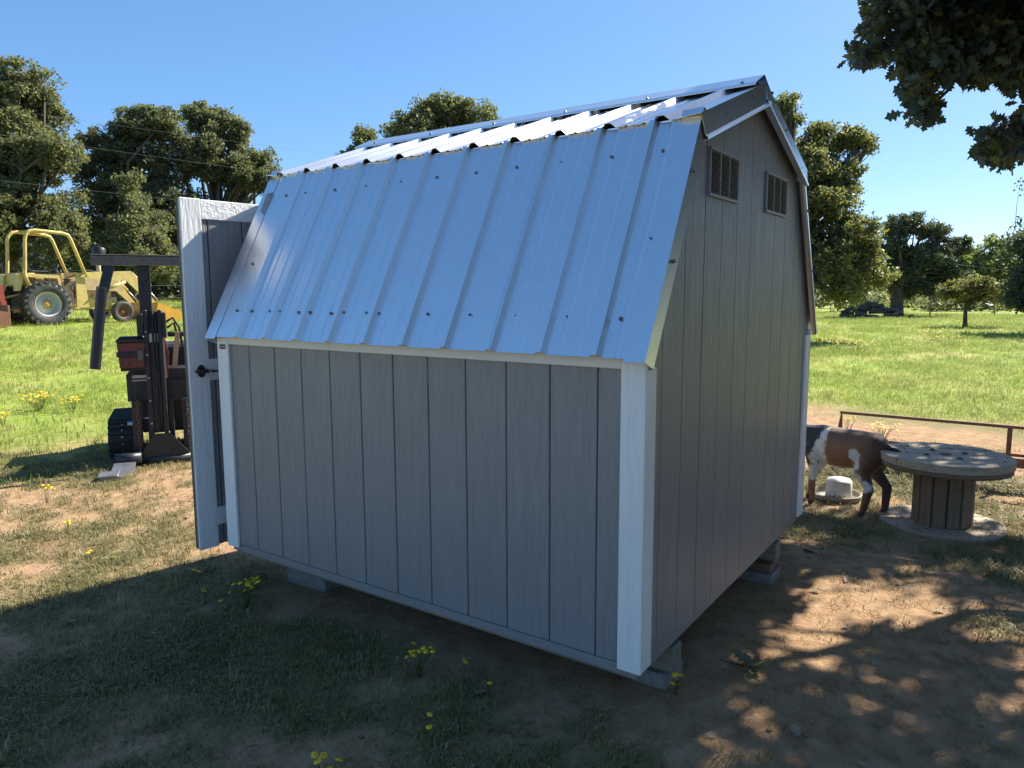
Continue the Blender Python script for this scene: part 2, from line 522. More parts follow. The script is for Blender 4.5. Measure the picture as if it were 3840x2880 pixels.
# ------------------------------------------------------------------ ground
def hgt(x, y):
    x = np.asarray(x, float); y = np.asarray(y, float)
    z = -0.05 + 0.04 * sstep(-1.6, -0.2, x) * sstep(4.0, 2.0, y)
    t = np.maximum(-x - 8.0, 0)
    z = z + 1.5 * np.tanh(0.040 * t * t / (t + 2.0) ) * sstep(75, 30, y)
    z = z + 0.05 * (fbm(x * 0.5, y * 0.5, 3) - 0.5) * sstep(0.0, 2.0, np.hypot(x + 1.2, y - 1.1) - 1.0)
    z = z + 0.040 * np.exp(-((x - 0.05) ** 2 + (y - 0.35) ** 2) / 0.25)
    near = sstep(14, 5, np.hypot(x, y))
    z = z + near * 0.035 * (fbm(x * 2.2, y * 2.2, 9) - 0.5) + near * 0.018 * (vnoise(x * 9, y * 9, 5) - 0.5)
    return z


def turf_of(x, y):
    n = 0.6 * fbm(x * 1.9 + 5, y * 1.9, 21, 5) + 0.4 * fbm(x * 5 + 5, y * 5, 25, 3); n2 = fbm(x * 0.45, y * 0.45 + 9, 33, 4)
    g = 0.50 + 2.3 * (n - 0.5) + 0.7 * (n2 - 0.5)
    g = g - 0.80 * np.exp(-(((x - 0.95) / 1.0) ** 2 + ((y - 0.95) / 1.2) ** 2))        # bare dirt in the dappled shade
    g = g - 0.22 * np.exp(-(((x + 3.2) / 1.3) ** 2 + ((y - 0.3) / 1.3) ** 2))           # worn ground by the door
    g = g - 0.9 * np.exp(-(((x + 1.2) / 1.4) ** 4 + ((y - 1.2) / 1.1) ** 4))           # under the shed
    g = g + 0.22 * sstep(-4.5, -8.0, x) + 0.30 * sstep(1.8, 3.0, y) * sstep(-2, 0, x)
    g = g - 0.45 * np.exp(-(((x - 1.2) / 3.4) ** 2 + ((y - 6.9) / 1.3) ** 2))           # tan strip behind the rail
    g = g + 0.34 * sstep(0.2, -0.5, y) * sstep(-3.3, -2.2, x) * sstep(1.3, 0.2, x)
    return np.clip(g, 0, 1)


def field_of(x, y):
    w = 2.5 * (fbm(x * 0.4, y * 0.4, 41) - 0.5)
    return np.clip(sstep(7.2, 9.6, y + w + 0.12 * np.minimum(x, 0)) + sstep(-6.0, -9.5, x + w), 0, 1)


n = 420
u = np.linspace(-1, 1, n); k = 6.0
ax = 3.0 * np.sinh(k * u)
GX, GY = np.meshgrid(ax - 0.8, ax + 0.5)
GZ = hgt(GX, GY)
idx = np.arange(n * n).reshape(n, n)
F = np.stack([idx[:-1, :-1], idx[:-1, 1:], idx[1:, 1:], idx[1:, :-1]], -1).reshape(-1, 4)
gme = np_mesh('ground', np.stack([GX, GY, GZ], -1).reshape(-1, 3), F, M['ground'], True)
for nm, fn in (('turf', turf_of), ('field', field_of)):
    a = gme.attributes.new(nm, 'FLOAT', 'POINT'); a.data.foreach_set('value', fn(GX, GY).ravel().astype(np.float32))
tag(link('ground', gme), 'sandy pasture ground with worn turf and bare dirt', kind='structure')


def gz(x, y): return float(hgt(np.array([x]), np.array([y]))[0])


# ------------------------------------------------------------------ shed
L, W = 2.44, 2.3225
ZB, ZT, ZE = 0.205, 0.245, 1.352
A_ = (-0.045, 1.367); B_ = (0.414, 2.243); K_ = (0.394, 2.228); R_ = (1.161, 2.497)
OG = 0.0135
shed = empty('storage_shed', (0, 0, 0))
tag(shed, 'grey storage shed with white trim and metal barn roof', 'shed')
rng = random.Random(4)


def prof_z(y, off=0.0):
    """underside of the gambrel at y"""
    yy = min(y, W - y)
    if yy < 0.41: z = A_[1] + (yy - A_[0]) * (B_[1] - A_[1]) / (B_[0] - A_[0])
    else: z = K_[1] + (yy - K_[0]) * (R_[1] - K_[1]) / (R_[0] - K_[0])
    return z - 0.03 + off


# side walls: backing and one plank between each pair of grooves
for side in (0, 1):
    yb0, yb1 = (0.030, 0.075) if side == 0 else (W - 0.075, W - 0.030)
    wall = MB().box(-L + 0.02, -0.03, yb0, yb1, ZT, ZE + 0.02).build('side_wall', M['siding_dark'], shed)
    edges = [-L + 0.02] + [-0.192 - 0.2 * k for k in range(10, -1, -1)] + [-0.02]
    for e0, e1 in zip(edges[:-1], edges[1:]):
        p = MB()
        y0, y1 = (0.016 + rng.uniform(-0.0008, 0.0008), 0.031) if side == 0 else (W - 0.031, W - 0.016)
        p.box(e0 + 0.0024, e1 - 0.0024, y0, y1, ZT + 0.002, ZE - 0.01, 0.003)
        p.build('siding_plank', M['siding'], wall)

# near gable
gw = MB().prism([(y, z) for y, z in [(0.03, ZT)] + [(W - 0.03, ZT)] + [(W - 0.03, prof_z(W - 0.03, -0.02)), (W - 0.41, prof_z(0.41, -0.02)), (W / 2, prof_z(W / 2, -0.02)),
                 (0.41, prof_z(0.41, -0.02)), (0.03, prof_z(0.03, -0.02))]], 0, -0.075, -0.031).build('gable_wall', M['siding_dark'], shed)
ge = [0.018] + [0.172 + 0.1935 * k for k in range(11)] + [W - 0.018]
for e0, e1 in zip(ge[:-1], ge[1:]):
    a, b_ = e0 + 0.0024, e1 - 0.0024
    top = [(b_, prof_z(b_)), (a, prof_z(a))]
    for yk in (0.41, W / 2, W - 0.41):
        if a < yk < b_: top.insert(1, (yk, prof_z(yk)))
    x1 = -0.016 + rng.uniform(-0.0008, 0.0008)
    MB().prism([(a, ZT + 0.002), (b_, ZT + 0.002)] + top, 0, -0.0305, x1).build('siding_plank', M['siding'], gw)

# far gable with its doorway (behind, seen only from the side)
fg = MB()
fg.prism([(0.03, ZT), (0.86, ZT), (0.86, 2.12), (0.34, 2.12), (0.03, prof_z(0.03, -0.02))], 0, -L + 0.016, -L + 0.06)
fg.prism([(1.72, ZT), (W - 0.03, ZT), (W - 0.03, prof_z(0.03, -0.02)), (W - 0.34, 2.12), (1.72, 2.12)], 0, -L + 0.016, -L + 0.06)
fg.prism([(0.34, 2.122), (W - 0.34, 2.122), (W - 0.41, prof_z(0.41, -0.02)), (W / 2, prof_z(W / 2, -0.02)), (0.41, prof_z(0.41, -0.02))], 0, -L + 0.016, -L + 0.06)
fg.build('door_gable_wall', M['siding'], shed)
MB().box(-L + 0.03, -0.035, 0.035, W - 0.035, 0.19, 0.244).build('floor', M['runner'], shed)

# base boards
MB().box(-L + 0.022, -0.022, 0.020, 0.056, ZB, ZT - 0.002, 0.002).build('base_board', M['siding'], shed)
MB().box(-L + 0.022, -0.022, W - 0.056, W - 0.020, ZB, ZT - 0.002, 0.002).build('base_board', M['siding'], shed)
MB().box(-0.0565, -0.0205, 0.057, W - 0.057, ZB + 0.001, ZT - 0.002, 0.002).build('base_board', M['siding'], shed)

# white corner boards: an L of two boards at each corner
def corner(x, y, sx, sy, name='corner_trim'):
    tw, th = 0.094, 0.0165
    z0, z1 = ZT - 0.015, ZE + 0.01
    xa, xb = sorted((x, x + sx * tw)); ya, yb = sorted((y, y + sy * th))
    c = MB().box(xa, xb, ya, yb, z0, z1, 0.003).build(name, M['trim'], shed)
    ya2, yb2 = sorted((y + sy * (th + 0.0006), y + sy * tw)); xa2, xb2 = sorted((x + sx * 0.001, x + sx * th))
    MB().box(xa2, xb2, ya2, yb2, z0 + 0.002, z1 - 0.03, 0.003).build('corner_board', M['trim'], c)
    return c


corner(0, 0, -1, 1); corner(0, W, -1, -1); corner(-L, W, 1, -1)
c_far = corner(-L, 0, 1, 1)
# eave boards under the metal
MB().box(-L + 0.0945, -0.0945, 0.0015, 0.0165, 1.327, 1.40, 0.002).build('eave_trim', M['trim_x'], shed)
MB().box(-L + 0.0945, -0.0945, W - 0.0165, W - 0.0015, 1.327, 1.40, 0.002).build('eave_trim', M['trim_x'], shed)

# maker's badge on the far corner board
pl = [(0.0, 0.0), (0.008, -0.0095), (0.014, -0.0125), (0.044, -0.0125), (0.051, -0.008), (0.053, 0), (0.051, 0.008), (0.044, 0.0125), (0.014, 0.0125), (0.008, 0.0095)]
bd = MB().prism([(z + 1.313, x - L + 0.024) for x, z in pl], 1, -0.004, 0.001).build('name_badge', M['black_plastic'], shed)
MB().box(-L + 0.036, -L + 0.062, -0.0046, -0.0042, 1.3115, 1.3145).build('badge_lettering', M['steel'], bd)
MB().lathe([(0.0045, 0), (0.0045, 0.0008)], (-L + 0.070, -0.0041, 1.313), (0, -1, 0), 12).build('badge_rivet', M['whitepaint'], bd)


# ribbed metal sheets
def rib_profile(x0, x1, ribs, h=0.022, lift=0.0, hb=0.023):
    pts = [(x0, 0.0)]
    for r in sorted(ribs):
        if r - hb > x0 + 0.002 and r + hb < x1 - 0.002:
            pts += [(r - hb, 0), (r - 0.011, h), (r + 0.011, h), (r + hb, 0)]
        elif abs(r - x0) < 0.002: pts = [(x0, h), (x0 + 0.011, h), (x0 + hb, 0)]
        elif abs(r - x1) < 0.002: pts += [(x1 - hb, 0), (x1 - 0.011, h), (x1, h)]
        for q in (r + 0.075, r + 0.150):
            if x0 + 0.06 < q < x1 - 0.06: pts += [(q - 0.009, 0), (q - 0.004, 0.004), (q + 0.004, 0.004), (q + 0.009, 0)]
    pts.sort(key=lambda t: t[0])
    if pts[-1][0] < x1 - 1e-4: pts.append((x1, 0.0))
    return [(a, b + lift) for a, b in pts]


def sheet(P, Q, x0, x1, ribs, name, lift=0.0, mirror=False, h=0.0225):
    P = np.array(P); Q = np.array(Q)
    d = Q - P; Ln = np.linalg.norm(d); d = d / Ln; nrm = np.array([-d[1], d[0]])
    pr = rib_profile(x0, x1, ribs, h, lift, 0.032 if h < 0.022 else 0.023)
    nseg = 5; rings = []
    wob = [0, 0.0012, -0.0008, 0.001, -0.0006, 0]
    for s in range(nseg + 1):
        c = P + d * Ln * s / nseg
        ring = []
        for x, h in pr: q = c + nrm * (h + wob[s] * math.sin(x * 9)); ring.append((x, q[0], q[1]))
        for x, h in reversed(pr): q = c + nrm * (h - 0.0012 + wob[s] * math.sin(x * 9)); ring.append((x, q[0], q[1]))
        if mirror: ring = [(x, W - y, z) for x, y, z in ring]
        rings.append(ring)
    return MB().loft(rings).build(name, M['galv'], shed)


low_ribs = [-0.168 - 0.2252 * k for k in range(10)]
up_ribs = [-0.135 - 0.2235 * k for k in range(11)]
cuts_low = [-L - OG, low_ribs[6], low_ribs[2], OG]
cuts_up = [-L - OG, up_ribs[7], up_ribs[3], OG]
low_panels = []; up_panels = []
for mir in (False, True):
    for i in range(3):
        low_panels.append(sheet(A_, (A_[0] + (B_[0] - A_[0]) * 0.978, A_[1] + (B_[1] - A_[1]) * 0.978), cuts_low[i], cuts_low[i + 1], low_ribs, 'lower_roof_sheet', 0.0016 * (i % 2), mir))
        up_panels.append(sheet(K_, R_, cuts_up[i], cuts_up[i + 1], up_ribs, 'upper_roof_sheet', 0.0016 * (i % 2), mir, 0.020))
for ya in (0.410, W - 0.412): MB().box(-L, 0.0, ya, ya + 0.002, 2.17, 2.2295).build('break_closure', M['galv'], shed)
# roof boards under the metal keep the light out
MB().prism([(A_[0] + 0.05, A_[1] + 0.02), (B_[0], B_[1] - 0.085), (R_[0], R_[1] - 0.06), (W - B_[0], B_[1] - 0.085), (W - A_[0] - 0.05, A_[1] + 0.02),
            (W - 0.09, A_[1] + 0.02), (W - B_[0] - 0.02, B_[1] - 0.11), (R_[0], R_[1] - 0.085), (B_[0] + 0.02, B_[1] - 0.11), (0.09, A_[1] + 0.02)], 0, -L + 0.03, -0.035).build('roof_deck', M['boardwood'], shed)

# screws with washers, one mesh shared
sc_me = MB().lathe([(0.0082, 0), (0.0082, 0.002), (0.006, 0.003), (0.0055, 0.0075), (0.004, 0.0085)], (0, 0, 0), (0, 0, 1), 10).mesh('screw', M['screw'])


def screws(P, Q, coords, parents, cuts, mir=False):
    P = np.array(P); Q = np.array(Q); d = (Q - P) / np.linalg.norm(Q - P); nrm = np.array([-d[1], d[0]])
    for x, t, h in coords:
        c = P + d * t + nrm * h
        i = 0 if x < cuts[1] else (1 if x < cuts[2] else 2)
        o = link('screw', sc_me, parents[i], (x, c[0], c[1]))
        o.rotation_euler = (-math.atan2(nrm[0], nrm[1]), 0, rng.uniform(0, 3))
    return


low_t0, low_t1 = 0.148, 0.835
co = []
for x in (-2.285, -2.235, -2.16, -2.02, -1.945, -1.80, -1.72, -1.575, -1.495, -1.35, -1.27, -1.066, -0.99, -0.848, -0.768, -0.623, -0.55, -0.405, -0.326, -0.183):
    co.append((x, low_t0 + rng.uniform(-.003, .003), 0.001))
co.append((-0.108, low_t0, 0.001))
for x in (-2.257, -2.104, -1.958, -1.878, -1.655, -1.504, -1.426, -1.2, -1.056, -0.976, -0.761, -0.618, -0.543, -0.316, -0.173, -0.102):
    co.append((x, low_t1 + rng.uniform(-.003, .003), 0.001))
co += [(-2.31, 0.42, 0.001), (-0.07, 0.46, 0.001)]
screws(A_, B_, co, low_panels[:3], cuts_low)
co = [(r_ - 0.06, 0.10 + rng.uniform(-.006, .006), 0.001) for r_ in up_ribs[:-1]] + [(r_ - 0.07, 0.655, 0.001) for r_ in up_ribs[:-1]]
screws(K_, R_, co, up_panels[:3], cuts_up)


# folded flashings along the rakes
def fold(poly, P, Q, xs, mirror, name, mat, s=1):
    """poly: (outward x, normal) points of a thin folded strip, run from P to Q in y,z"""
    P = np.array(P); Q = np.array(Q); d = (Q - P) / np.linalg.norm(Q - P); nrm = np.array([-d[1], d[0]])
    th = 0.0016; m = MB()
    off = []
    for i, (a, b) in enumerate(poly):
        p0 = poly[max(i - 1, 0)]; p1 = poly[min(i + 1, len(poly) - 1)]
        t = np.array([p1[0] - p0[0], p1[1] - p0[1]]); t /= np.linalg.norm(t)
        off.append((a - t[1] * th, b + t[0] * th))
    loop = list(poly) + off[::-1]
    rings = []
    for c in (P, Q):
        ring = []
        for a, b in loop:
            q = c + nrm * b; y = W - q[0] if mirror else q[0]
            ring.append((xs + s * a, y, q[1]))
        rings.append(ring)
    return m.loft(rings).build(name, mat, shed)


for s, xs in ((1, OG), (-1, -L - OG)):
    for mir in (False, True):
        ex = np.array(B_) - np.array(A_); ex /= np.linalg.norm(ex)
        fold([(-0.075, 0.0012), (0.006, 0.004), (0.015, -0.050), (0.006, -0.060), (-0.008, -0.062)], np.array(A_) - ex * 0.012, np.array(B_) + ex * 0.02, xs, mir, 'rake_flashing', M['galv'], s)
        ex = np.array(R_) - np.array(K_); ex /= np.linalg.norm(ex)
        fold([(-0.075, 0.0012), (0.011, 0.010), (0.022, -0.070), (0.030, -0.076), (0.030, -0.084), (0.004, -0.088)], np.array(K_) - ex * 0.016, np.array(R_) + ex * 0.0, xs, mir, 'rake_flashing', M['galv'], s)

# ridge cap
cap = MB()
cw = 0.128
for mir in (False, True):
    d = np.array(R_) - np.array(K_); d /= np.linalg.norm(d)
    pts = [(R_[0], R_[1] + 0.045), (R_[0] - cw * d[0], R_[1] + 0.045 - cw * d[1] * 1.35), (R_[0] - cw * d[0] - 0.002, R_[1] + 0.045 - cw * d[1] * 1.35 - 0.010)]
    lo = [(y + 0.0006, z - 0.0018) for y, z in pts]
    loop = pts + lo[::-1]
    for x0, x1, dz in ((-L - OG - 0.004, -0.95, 0.0), (-1.02, OG + 0.002, 0.0022)):
        cap.loft([[(x, (W - y if mir else y), z + dz) for y, z in loop] for x in (x0, x1)])
cap.build('ridge_cap', M['galv'], shed)
# closure strips between the ribs under the cap
MB().box(-L, 0.0, R_[0] - 0.045, R_[0] + 0.045, R_[1] - 0.02, R_[1] + 0.006).build('ridge_closure', M['black_rubber'], shed)
# screws on the flashings
for (y, z) in ((0.15, 1.695), (0.31, 2.02), (0.62, 2.272), (0.95, 2.405), (1.09, 2.47), (1.235, 2.478), (1.29, 2.45), (1.50, 2.36), (1.80, 2.22), (1.99, 2.02), (2.16, 1.70)):
    o = link('screw', sc_me, shed, (OG + 0.014, y, z)); o.rotation_euler = (0, math.pi / 2, 0)
for x in (-0.05, -0.5, -0.95, -1.4, -1.85, -2.3):
    o = link('screw', sc_me, shed, (x, R_[0] - 0.105, R_[1] - 0.004)); o.rotation_euler = (rad(28), 0, 0)

# louvred vents
for y0, y1 in ((0.573, 0.925), (1.336, 1.697)):
    v = MB()
    z0, z1 = 1.962, 2.152; xf = -0.004
    v.box(-0.016, xf, y0, y1, z1 - 0.012, z1, 0.002); v.box(-0.016, xf, y0, y1, z0, z0 + 0.014, 0.002)
    for a, b_ in ((y0, y0 + 0.012), (y1 - 0.012, y1)): v.box(-0.0155, xf - 0.0005, a, b_, z0 + 0.0145, z1 - 0.0125, 0.002)
    wd = (y1 - y0 - 0.024)
    for q in (1, 2): v.box(-0.0155, xf - 0.001, y0 + 0.012 + wd * q / 3 - 0.006, y0 + 0.012 + wd * q / 3 + 0.006, z0 + 0.0145, z1 - 0.0125, 0.001)
    vent = v.build('louvre_vent', M['vent'], shed)
    MB().box(-0.0158, -0.0148, y0 + 0.012, y1 - 0.012, z0 + 0.0145, z1 - 0.0125).build('vent_backing', M['black_rubber'], vent)
    ns = 17
    base = None
    for c3 in range(3):
        a = y0 + 0.013 + wd * c3 / 3 + 0.006; b_ = y0 + 0.011 + wd * (c3 + 1) / 3 - 0.006
        sl = MB().loft([[(-0.0135, y, 0.0045), (0.0, y, -0.0045), (0.0008, y, -0.0036), (-0.0125, y, 0.0054)] for y in (a, b_)]).mesh('louvre_slat', M['vent'])
        for k_ in range(ns):
            link('louvre_slat', sl, vent, (0, 0, z0 + 0.0195 + (z1 - z0 - 0.037) * k_ / (ns - 1)))

# runners under the floor
for y0 in (0.33, 1.795):
    MB().box(-L + 0.01, -0.012, y0, y0 + 0.09, 0.085, 0.189, 0.004).build('runner', M['runner'], shed)

# the door, swung right round against the gable
dh = np.array([-2.538, 0.86]); dfree = np.array([-2.602, -0.076])
dd = (dfree - dh); dw = np.linalg.norm(dd); dang = math.atan2(dd[1], dd[0])
door = empty('door', (dh[0], dh[1], 0.195), dang); door.parent = shed
# local x from hinge to free edge, local +y is the outer face turned towards the photographer
DH = 1.885; DT = 0.02
MB().box(0, dw, -0.022, -0.004, 0.0, DH, 0.003).build('door_backing', M['siding_dark'], door)
for e0, e1 in ((0.0, 0.18), (0.18, 0.383), (0.383, 0.586), (0.586, 0.789), (0.789, dw)):
    MB().box(e0 + 0.0035, e1 - 0.0035 if e1 < dw else e1 - 0.001, -0.0045, 0.0165, 0.001, DH - 0.001, 0.003).build('siding_plank', M['siding'], door)
for x0, x1 in ((0.0005, 0.094), (dw - 0.112, dw + 0.002)):
    MB().box(x0, x1, 0.016, 0.026, -0.004, DH + 0.002, 0.003).build('door_stile', M['trim'], door)
for z0, z1 in ((DH - 0.102, DH + 0.0005), (0.925, 1.04), (0.115, 0.215)):
    MB().box(0.0945, dw - 0.1125, 0.0161, 0.0245, z0, z1, 0.003).build('door_rail', M['trim_h'], door)
lt = MB()
lz = 0.98; lx = dw - 0.062
lt.prism([(lz + 0.034 * math.sin(t), lx + 0.023 * math.cos(t)) for t in [2 * math.pi * k_ / 20 for k_ in range(20)]], 1, 0.026, 0.033)
latch = lt.build('door_latch', M['black_plastic'], door)
MB().loft([[(lx - 0.085, 0.046 + b, lz + a * 0.4 - 0.004) for a, b in ((-.008, 0), (.008, 0), (.008, .008), (-.008, .008))], [(lx - 0.025, 0.036 + b * 1.5, lz + a * .6) for a, b in ((-.016, 0), (.016, 0), (.016, .012), (-.016, .012))],
           [(lx + 0.038, 0.036 + b * 1.5, lz + a * .45) for a, b in ((-.016, 0), (.016, 0), (.016, .012), (-.016, .012))]]).build('latch_handle', M['black_plastic'], latch)
MB().lathe([(0.009, 0), (0.009, 0.004)], (lx - 0.038, 0.052, lz), (0, 1, 0), 12).build('latch_lock', M['steel'], latch)
for z in (0.2, 1.0, 1.7): MB().box(-0.03, 0.06, -0.026, -0.0225, z - 0.02, z + 0.02).build('hinge', M['blacksteel'], door)

# ------------------------------------------------------------------ blocks the shed stands on
def block(name, x0, x1, y0, y1, z0, z1, label, mat='concrete', cat='block'):
    o = MB().box(x0, x1, y0, y1, z0, z1, 0.006).build(name, M[mat])
    return tag(o, label, cat)


block('concrete_block', -0.17, -0.025, 0.30, 0.475, -0.075, 0.0845, 'concrete block under the near white corner of the shed')
block('concrete_block', -2.35, -2.03, 0.31, 0.48, -0.09, 0.0845, 'flat concrete block under the grey side wall towards the door')
block('concrete_block', -0.28, -0.005, 1.70, 1.90, -0.075, 0.035, 'concrete block under the far end of the shaded gable wall')
block('timber_shim', -0.26, -0.02, 1.73, 1.885, 0.0355, 0.0845, 'reddish timber shim between far gable block and runner', 'redwood', 'shim')
block('concrete_block', -2.36, -1.95, 1.74, 1.94, -0.09, 0.0845, 'concrete block hidden under the back corner of the shed')

# ------------------------------------------------------------------ trees
def leaf_field(centres, radii, per, size, rg, flat=0.75, template=None, droop=0.0):
    """leaf-sized faces scattered in balls round the given centres"""
    C = np.repeat(np.asarray(centres, float), per, 0); Rr = np.repeat(np.asarray(radii, float), per)
    n = len(C)
    d = rg.normal(size=(n, 3)); d /= np.linalg.norm(d, axis=1)[:, None]
    P = C + d * (Rr * rg.uniform(0.15, 1.0, n) ** 0.6)[:, None] * np.array([1, 1, flat])
    a = rg.normal(size=(n, 3)); a[:, 2] -= droop; a /= np.linalg.norm(a, axis=1)[:, None]
    h = rg.normal(size=(n, 3)); h[:, 2] += 0.5
    b = np.cross(h, a); b /= np.linalg.norm(b, axis=1)[:, None]
    c = np.cross(a, b)
    s = size * rg.uniform(0.6, 1.25, n)
    T, FF = template
    V = P[:, None, :] + s[:, None, None] * (T[None, :, 0, None] * a[:, None, :] + T[None, :, 1, None] * b[:, None, :] + T[None, :, 2, None] * c[:, None, :])
    m = len(T)
    F = (FF[None] + (np.arange(n) * m)[:, None, None]).reshape(-1, FF.shape[1])
    return V.reshape(-1, 3), F


T_SMALL = (np.array([(0, 0, 0), (0.45, 0.30, 0.06), (1, 0, 0), (0.5, -0.30, 0.06)], float), np.array([(0, 1, 2, 3)]))
_half = [(0.0, 0.02), (0.18, 0.07), (0.28, 0.24), (0.37, 0.12), (0.52, 0.38), (0.63, 0.17), (0.77, 0.31), (0.87, 0.12), (1.0, 0.03)]
_tv = [(x, 0, -0.03 * math.sin(3.1 * x)) for x, y in _half] + [(x, y, 0.10 * y + 0.05 * x * x) for x, y in _half] + [(x, -y * 0.92, 0.12 * y + 0.04 * x) for x, y in _half]
_tf = []
for i in range(8):
    _tf += [(i, i + 1, 10 + i, 9 + i), (i + 1, i, 18 + i, 19 + i)]
T_OAK = (np.array(_tv), np.array(_tf))
T_MID = (np.array([(0, 0, 0), (0.28, -0.24, .03), (0.42, -0.12, 0), (0.7, -0.33, .05), (1, 0, 0), (0.7, 0.33, .05), (0.42, 0.12, 0), (0.28, 0.24, .03)], float), np.array([(0, 1, 2, 3, 4, 5, 6, 7)]))


def make_tree(name, label, base, clumps, trunk_r, n_leaf, leaf, mat, seed, r_cl=(0.16, 0.34), limbs=26, fork=0.45, cat='tree', group=None, template=T_SMALL, keep=None, extra=None, extra_r=(0.07, 0.15), per=26, lobes=20, lobe_r=(0.28, 0.50), lean=(0, 0)):
    """crown = big lobes, each carrying smaller lobes, each a shell of leaf clusters; limbs run out to them"""
    rg = np.random.default_rng(seed)
    base = np.array(base, float)
    cl = np.array(clumps, float)
    cl[:, :3] -= base
    subs = []
    for c in cl:
        k_ = lobes
        d = rg.normal(size=(k_, 3)); d /= np.linalg.norm(d, axis=1)[:, None]
        ctr = c[:3] + d * c[3:6] * (rg.uniform(0.35, 0.92, k_) ** 0.7)[:, None]
        rr = rg.uniform(*lobe_r, k_) * (c[3] * c[4] * c[5]) ** (1 / 3)
        subs += [(*p, q, c[6] if len(c) > 6 else 1.0) for p, q in zip(ctr, rr)]
    subs = np.array(subs)
    w = subs[:, 3] ** 2 * subs[:, 4]; w /= w.sum()
    n_cl = max(8, n_leaf // per)
    pick = rg.choice(len(subs), n_cl, p=w)
    d = rg.normal(size=(n_cl, 3)); d[:, 2] += 0.35; d /= np.linalg.norm(d, axis=1)[:, None]
    rr = rg.uniform(0.55, 1.0, n_cl) * (1 + 0.35 * rg.random(n_cl) ** 6)
    cen = subs[pick, :3] + d * (rr * subs[pick, 3])[:, None] * np.array([1.12, 1.12, 0.85])
    if keep is not None: cen = cen[[keep(c + base) for c in cen]]
    rad_ = rg.uniform(r_cl[0], r_cl[1], len(cen))
    V, F = leaf_field(cen, rad_, per, leaf, rg, template=T_MID if template is T_OAK else template)
    if template is T_OAK: F = np.concatenate([F[:, [0, 1, 2]], F[:, [2, 3, 4]], F[:, [4, 5, 6]], F[:, [6, 7, 0]], F[:, [0, 2, 4]], F[:, [0, 4, 6]]])
    if extra is not None:
        ex = np.array(extra, float) - base
        V2, F2 = leaf_field(ex, rg.uniform(extra_r[0], extra_r[1], len(ex)), 11, leaf * (0.8 if template is T_OAK else 1), rg, template=template, droop=0.7)
        if template is T_OAK: F2 = np.concatenate([F2[:, :3], F2[:, [0, 2, 3]]])
        F = np.concatenate([F, F2 + len(V)]); V = np.concatenate([V, V2]); cen = np.concatenate([cen, ex])
    root = empty(name, tuple(base)); tag(root, label, cat, group)
    link('crown', np_mesh('crown', V, F, M[mat]), root)
    top = cl[:, :3].mean(0)
    hz = top[2]
    t = MB()
    kn = np.array([lean[0] * 0.5, lean[1] * 0.5, hz * fork])
    t.tube([(0, 0, -0.15), (0.02, 0.01, 0.15), (lean[0] * 0.3, lean[1] * 0.3, hz * fork * 0.55), kn, kn * 0.4 + top * 0.6 + np.array([0, 0, 0.2])],
           [trunk_r * 1.5, trunk_r * 1.12, trunk_r * 0.95, trunk_r * 0.8, trunk_r * 0.25], 9)
    ends = [q[:3] for q in subs[rg.choice(len(subs), min(limbs, len(subs)), replace=False)]]
    if keep is not None: ends = [e for e in ends if keep(e + base)]
    for e in ends:
        s0 = kn * rg.uniform(0.75, 1.0) + (top - kn) * rg.uniform(0, 0.35)
        ln = np.linalg.norm(e - s0)
        mid = s0 * 0.45 + e * 0.55 + rg.normal(size=3) * 0.08 * ln + np.array([0, 0, 0.05 * ln])
        r0 = trunk_r * rg.uniform(0.22, 0.45)
        t.tube([s0, s0 * 0.6 + mid * 0.4 + rg.normal(size=3) * 0.05, mid, e], [r0, r0 * 0.75, r0 * 0.5, r0 * 0.16], 5)
        near = cen[np.argsort(((cen - e) ** 2).sum(1))[:60:12]]
        for q in near: t.tube([mid * 0.3 + e * 0.7, (mid * 0.3 + e * 0.7) * 0.5 + q * 0.5 + rg.normal(size=3) * 0.06, q], [r0 * 0.22, r0 * 0.14, r0 * 0.04], 4)
    if extra is not None:
        for q in ex[::3]:
            nb = ex[np.argsort(((ex - q) ** 2).sum(1))[7]]
            t.tube([nb + np.array([0.12, 0.1, 0.14]), (q + nb) / 2 + np.array([0.03, 0.02, 0.05]), q], [0.013, 0.009, 0.003], 5)
    t.build('trunk', M['bark'], root)
    return root


def cl_(px, py, depth, wpx, hpx, deep=None):
    """crown lobe: centre seen at px,py at that distance, half sizes given in photo pixels"""
    c = at(px, py, depth); k_ = depth / FPX
    return (c[0], c[1], c[2], wpx * k_, deep or wpx * k_, hpx * k_)


def base_of(px, depth):
    p = at(px, 1150, depth); return (p[0], p[1], gz(p[0], p[1]))


def to_round(c):  # lobes are given across the view; use the mean for both ground axes
    return c


make_tree('oak_tree', 'tall olive green oak at the left edge behind the tractor cab frame', base_of(60, 33),
          [cl_(70, 330, 33, 120, 90), cl_(30, 440, 33, 170, 110), cl_(-130, 430, 33, 170, 190), cl_(190, 590, 32, 120, 100), cl_(40, 650, 32, 150, 110), cl_(70, 820, 31.5, 230, 120), cl_(230, 900, 31, 110, 90), cl_(-90, 850, 32, 150, 170)],
          0.42, 98000, 0.155, 'leaf_olive', 11, limbs=60)
make_tree('oak_tree', 'dark rounded oak between the olive oak and the shed door', base_of(500, 38),
          [cl_(420, 520, 38, 85, 75), cl_(520, 480, 38, 80, 70), cl_(600, 490, 38, 85, 70), cl_(390, 640, 38, 100, 90), cl_(560, 640, 38, 130, 90), cl_(420, 800, 37.5, 130, 130), cl_(590, 830, 37, 140, 150)],
          0.40, 84000, 0.155, 'leaf_far', 12, limbs=60)
